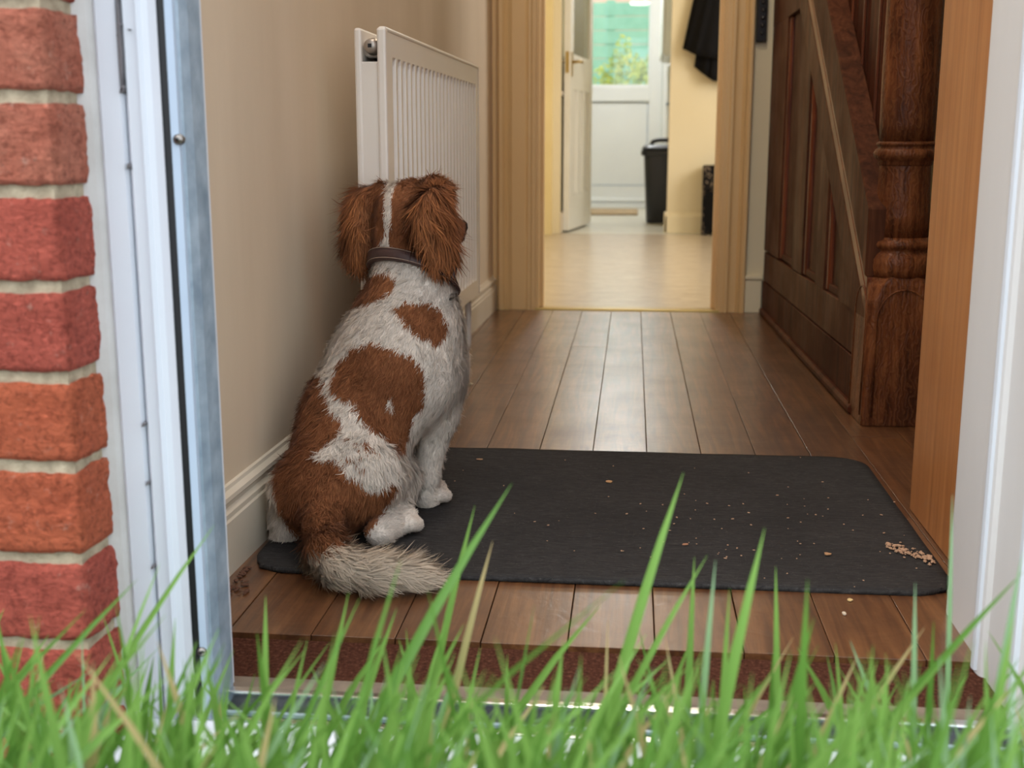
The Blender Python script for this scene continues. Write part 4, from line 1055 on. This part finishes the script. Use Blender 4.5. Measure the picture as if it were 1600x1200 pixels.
# ================================================================== GARDEN beyond the back door
M_gfence = paint('green_painted_boards', rgb(128, 178, 152), rgb(146, 192, 166), 6, 0.8, 0.2, 60)
M_lawn = paint('lawn_green', rgb(96, 130, 62), rgb(70, 104, 44), 3, 0.9, 0.3, 60)
box('ground_garden', -14, 14, 10.85, 40, -0.40, -0.20, M_lawn, kind='structure', label='lawn of the back garden')
gf = empty('garden_fence', (0, 14.6, 0), label='green painted garden fence of wide horizontal boards seen through the back door', cat='fence')
for k in range(15):
    z = -0.2+k*0.16
    for s in (-1, 0, 1):
        box('board', s*1.8-0.895-.3, s*1.8+0.895-.3, random.uniform(-.004, .004)-.012, .012, z, z+0.152, M_gfence, gf, 0.004)
for x in (-2.1, -1.2+.9, 1.5): box('fence_post', x-.05, x+.05, .012, .11, -.2, 2.22, M_gfence, gf)
M_brk2 = paint('pinkish_roof_tiles', rgb(206, 172, 150), rgb(186, 150, 128), 4, 0.8, 0.2, 30)
sh = empty('garden_shed', (-0.3, 16.6, -0.2), label='pinkish roof of a low outbuilding above the green fence', cat='shed')
box('shed_wall', -2.2, 2.2, 0, 2.0, 0, 1.75, M_brk2, sh)
link('shed_roof', prism_mesh([(-0.25, 1.7), (1.0, 3.6), (2.25, 1.7), (2.25, 1.62), (-0.25, 1.62)], -2.4, 2.4, 'x', 'shed_roof'), M_brk2, sh)
def bush(name, loc, rx, rz, n, stops, label, seed):
    r_ = np.random.default_rng(seed); e = empty(name, loc, label=label, cat='bush')
    for k in range(5):
        a = r_.uniform(0, 6.28); link('stem', tube_mesh([(0, 0, 0), (.1*math.cos(a), .1*math.sin(a), rz*.6), (rx*.6*math.cos(a), rx*.6*math.sin(a), rz*1.3)], [.014, .01, .004], 6, 'stem'), M_plank, e)
    d_ = r_.normal(size=(n, 3)); d_ /= np.linalg.norm(d_, axis=1, keepdims=True); rad = r_.uniform(.55, 1.0, n)**.6*(1+.18*np.sin(d_[:, 0]*7+seed)*np.cos(d_[:, 2]*6))
    c_ = d_*rad[:, None]*np.array([rx, rx*.7, rz])+np.array([0, 0, rz*1.0])
    t1 = r_.normal(size=(n, 3)); t1 /= np.linalg.norm(t1, axis=1, keepdims=True); t2 = np.cross(t1, d_+.3*r_.normal(size=(n, 3))); t2 /= np.linalg.norm(t2, axis=1, keepdims=True)
    s_ = r_.uniform(.022, .045, n)[:, None]
    V = np.stack([c_-t1*s_, c_+t2*s_*.55, c_+t1*s_, c_-t2*s_*.55], 1).reshape(-1, 3); F = np.arange(4*n).reshape(-1, 4)
    me = bpy.data.meshes.new('foliage'); me.from_pydata(V.tolist(), [], F.tolist()); me.update()
    link('foliage', me, leafy(name+'_leaves_'+str(seed), stops), e, kind='stuff')
bush('flowering_bush', (0.03, 13.4, -0.2), 0.52, 0.92, 3400, [(0.35, rgb(120, 146, 50)), (0.5, rgb(190, 196, 80)), (0.7, rgb(226, 210, 120))], 'yellow-green leafy bush in front of the green garden fence', 4)
bush('shrub', (-0.92, 13.7, -0.2), 0.34, 0.85, 1800, [(0.35, rgb(90, 130, 60)), (0.6, rgb(150, 180, 96))], 'mid green shrub left of the yellow-green bush', 9)

# ================================================================== LONG GRASS at the doorstep
M_soil = paint('dark_soil', rgb(62, 54, 40), rgb(84, 78, 54), 20, 0.95, 0.6, 60)
def gz(y): return -0.11+0.13*min(max((0.92-y)/0.5, 0), 1)
vs = []; fs = []
ys_ = [-6.0, -2.0, 0.0, 0.3, 0.45, 0.55, 0.65, 0.75, 0.85, 0.92, 0.985]
for y in ys_:
    for x in (-6, -1.2, -.6, -.2, .2, .6, 1.2, 6): vs.append((x, y, gz(y)))
for j in range(len(ys_)-1):
    for i in range(7): fs.append((j*8+i, j*8+i+1, j*8+9+i, j*8+8+i))
g0 = link('ground_front', mesh_from('ground_front', vs, fs, True), M_soil, kind='structure', label='earth bank of the front lawn outside the door')
s = g0.modifiers.new('thick', 'SOLIDIFY'); s.thickness = 0.05; s.offset = -1
M_grass = leafy('grass_blades', None, 'tint', 0.4, 0.35)
lawn = empty('long_grass', (0, 0.75, 0), label='long green grass growing along the doorstep in the foreground', cat='grass')
def hexs(*a): return np.array(rgb(*a)[:3])
G1, G2, G3, G4, G5 = hexs(102, 148, 62), hexs(134, 178, 88), hexs(80, 124, 50), hexs(152, 188, 146), hexs(204, 182, 134)
def blade(base, tip, bend, width, c0_, c1_, nseg=8):
    """a folded tapering leaf from base to tip, sagging sideways by bend"""
    b = np.array(base, float); t = np.array(tip, float); mid = (b+t)/2+np.array(bend)
    V = []; F = []; Cc = []
    ax = t-b; sd_ = np.cross(ax, rng.normal(size=3)*.35+np.array([0, 1, 0])); sd_ /= np.linalg.norm(sd_)
    nn = np.cross(sd_, ax); nn /= np.linalg.norm(nn)
    for i in range(nseg+1):
        u_ = i/nseg; p = (1-u_)**2*b+2*u_*(1-u_)*mid+u_*u_*t
        w_ = width*(.75+.5*u_-.2*u_*u_)*(1-u_**5)+.0002
        V += [p-sd_*w_/2, p+nn*w_*.18, p+sd_*w_/2]
        cc = c0_*(1-u_)+c1_*u_; Cc += [cc, cc*1.08, cc]
    for i in range(nseg):
        for j in range(2): F.append((i*3+j, i*3+j+1, i*3+4+j, i*3+3+j))
    return np.array(V), F, np.array(Cc)
LO = np.array([0, 0.75, 0])
def blade_obj(V, F, Cc, name='grass_blade', **kw):
    me = bpy.data.meshes.new(name); me.from_pydata((V-LO).tolist(), [], F); me.update()
    a = me.attributes.new('tint', 'FLOAT_COLOR', 'POINT'); a.data.foreach_set('color', np.concatenate([Cc, np.ones((len(V), 1))], 1).astype(np.float32).ravel())
    me.polygons.foreach_set('use_smooth', np.ones(len(F), bool))
    return link(name, me, M_grass, lawn, **kw)
# tall blades that stand out: tip pixel, direction down to the root, depth, width in pixels, tint
TALL = [((800, 755), (640, 1080), .80, 24, 0), ((1068, 738), (985, 985), .84, 20, 1), ((1195, 825), (1135, 1120), .78, 22, 1), ((770, 845), (715, 985), .88, 14, 4),
        ((742, 790), (690, 990), .92, 14, 1), ((1105, 868), (985, 1010), .84, 13, 1), ((1118, 875), (1098, 1080), .80, 13, 3), ((1262, 905), (1250, 1150), .72, 24, 0),
        ((1600, 892), (1400, 1060), .80, 17, 0), ((1598, 860), (1555, 1130), .80, 16, 3), ((1488, 772), (1492, 900), .92, 9, 3), ((415, 930), (412, 1090), .84, 16, 1),
        ((1430, 910), (1424, 1190), .84, 12, 3), ((1212, 885), (1218, 1010), .90, 13, 2), ((335, 820), (190, 960), .86, 12, 1), ((250, 880), (175, 1130), .82, 13, 1),
        ((215, 905), (40, 1120), .80, 15, 0), ((562, 935), (470, 1190), .78, 14, 0), ((545, 925), (505, 1090), .84, 13, 1), ((835, 945), (800, 1130), .82, 17, 0),
        ((1272, 965), (1215, 1180), .76, 20, 0), ((1085, 870), (1078, 1000), .92, 14, 2), ((1340, 1025), (1260, 1190), .80, 14, 4), ((1445, 980), (1330, 1060), .84, 14, 4),
        ((1240, 995), (1150, 1020), .86, 11, 4), ((480, 1000), (440, 1100), .82, 10, 1), ((620, 950), (560, 1130), .86, 14, 1), ((725, 975), (640, 1150), .84, 15, 2),
        ((1495, 1010), (1330, 1180), .76, 16, 1), ((1585, 960), (1545, 1190), .74, 18, 2), ((950, 970), (945, 1080), .86, 9, 4), ((880, 1000), (860, 1170), .80, 17, 1),
        ((60, 1040), (10, 1195), .78, 20, 2), ((5, 1005), (60, 1195), .78, 18, 0), ((110, 1060), (95, 1195), .74, 20, 1), ((1010, 990), (900, 1170), .80, 15, 2),
        ((310, 1000), (240, 1190), .80, 14, 0), ((365, 1015), (300, 1180), .82, 13, 1), ((1140, 920), (1125, 1180), .82, 12, 1), ((1040, 1000), (1070, 1170), .84, 12, 4)]
TI = [(G3, G1), (G1, G2), (G3, G2), (G1, G4), (G1, G5)]
for (tp, bp_, Y, wpx, ti) in TALL:
    t = np.array(aty(tp[0], tp[1], Y)); q = np.array(aty(bp_[0], bp_[1], Y-.01)); dr = q-t; k = (t[2]-gz(Y))/max(t[2]-q[2], .02)
    base = t+dr*min(k, 2.6); base[2] = min(base[2], gz(Y)+.01)
    L_ = np.linalg.norm(t-base)
    blade_obj(*blade(base, t, (-(t[0]-base[0])*.12, 0, L_*.03), wpx*Y/FPX*1.05, *TI[ti]))
# the thicket below: near ones as single blades, the rest joined
VV, FFs, CCs = [], [], []; off = 0
NB = 800; made = 0
for k in range(NB):
    Y = rng.uniform(.56, .93); px = rng.uniform(-60, 1660)
    edge = 1.0 if (px < 330) else 0.0
    ytip = 1188 - abs(rng.normal(0, 68)) - (rng.random()**2.0)*105 - 40*edge*rng.random()
    t = np.array(aty(px, ytip, Y)); lean = rng.normal(.035, .075)
    base = np.array([t[0]-lean, Y+rng.uniform(-.03, .03), 0]); base[2] = gz(base[1])-.005
    pick = rng.random(); ti = 0 if pick < .34 else 1 if pick < .66 else 2 if pick < .86 else 3 if pick < .94 else 4
    arch_ = rng.uniform(-.02, .02)
    B_l = blade(base, t, (-lean*.25+arch_, rng.uniform(-.01, .01), .02), rng.uniform(.0042, .0085), *TI[ti], nseg=6)
    if made < 255 and k % 3 != 0: blade_obj(*B_l); made += 1
    else:
        V, F, Cc = B_l; VV.append(V); CCs.append(Cc); FFs += [tuple(i+off for i in f) for f in F]; off += len(V)
blade_obj(np.concatenate(VV), FFs, np.concatenate(CCs), 'grass_thicket', kind='stuff')
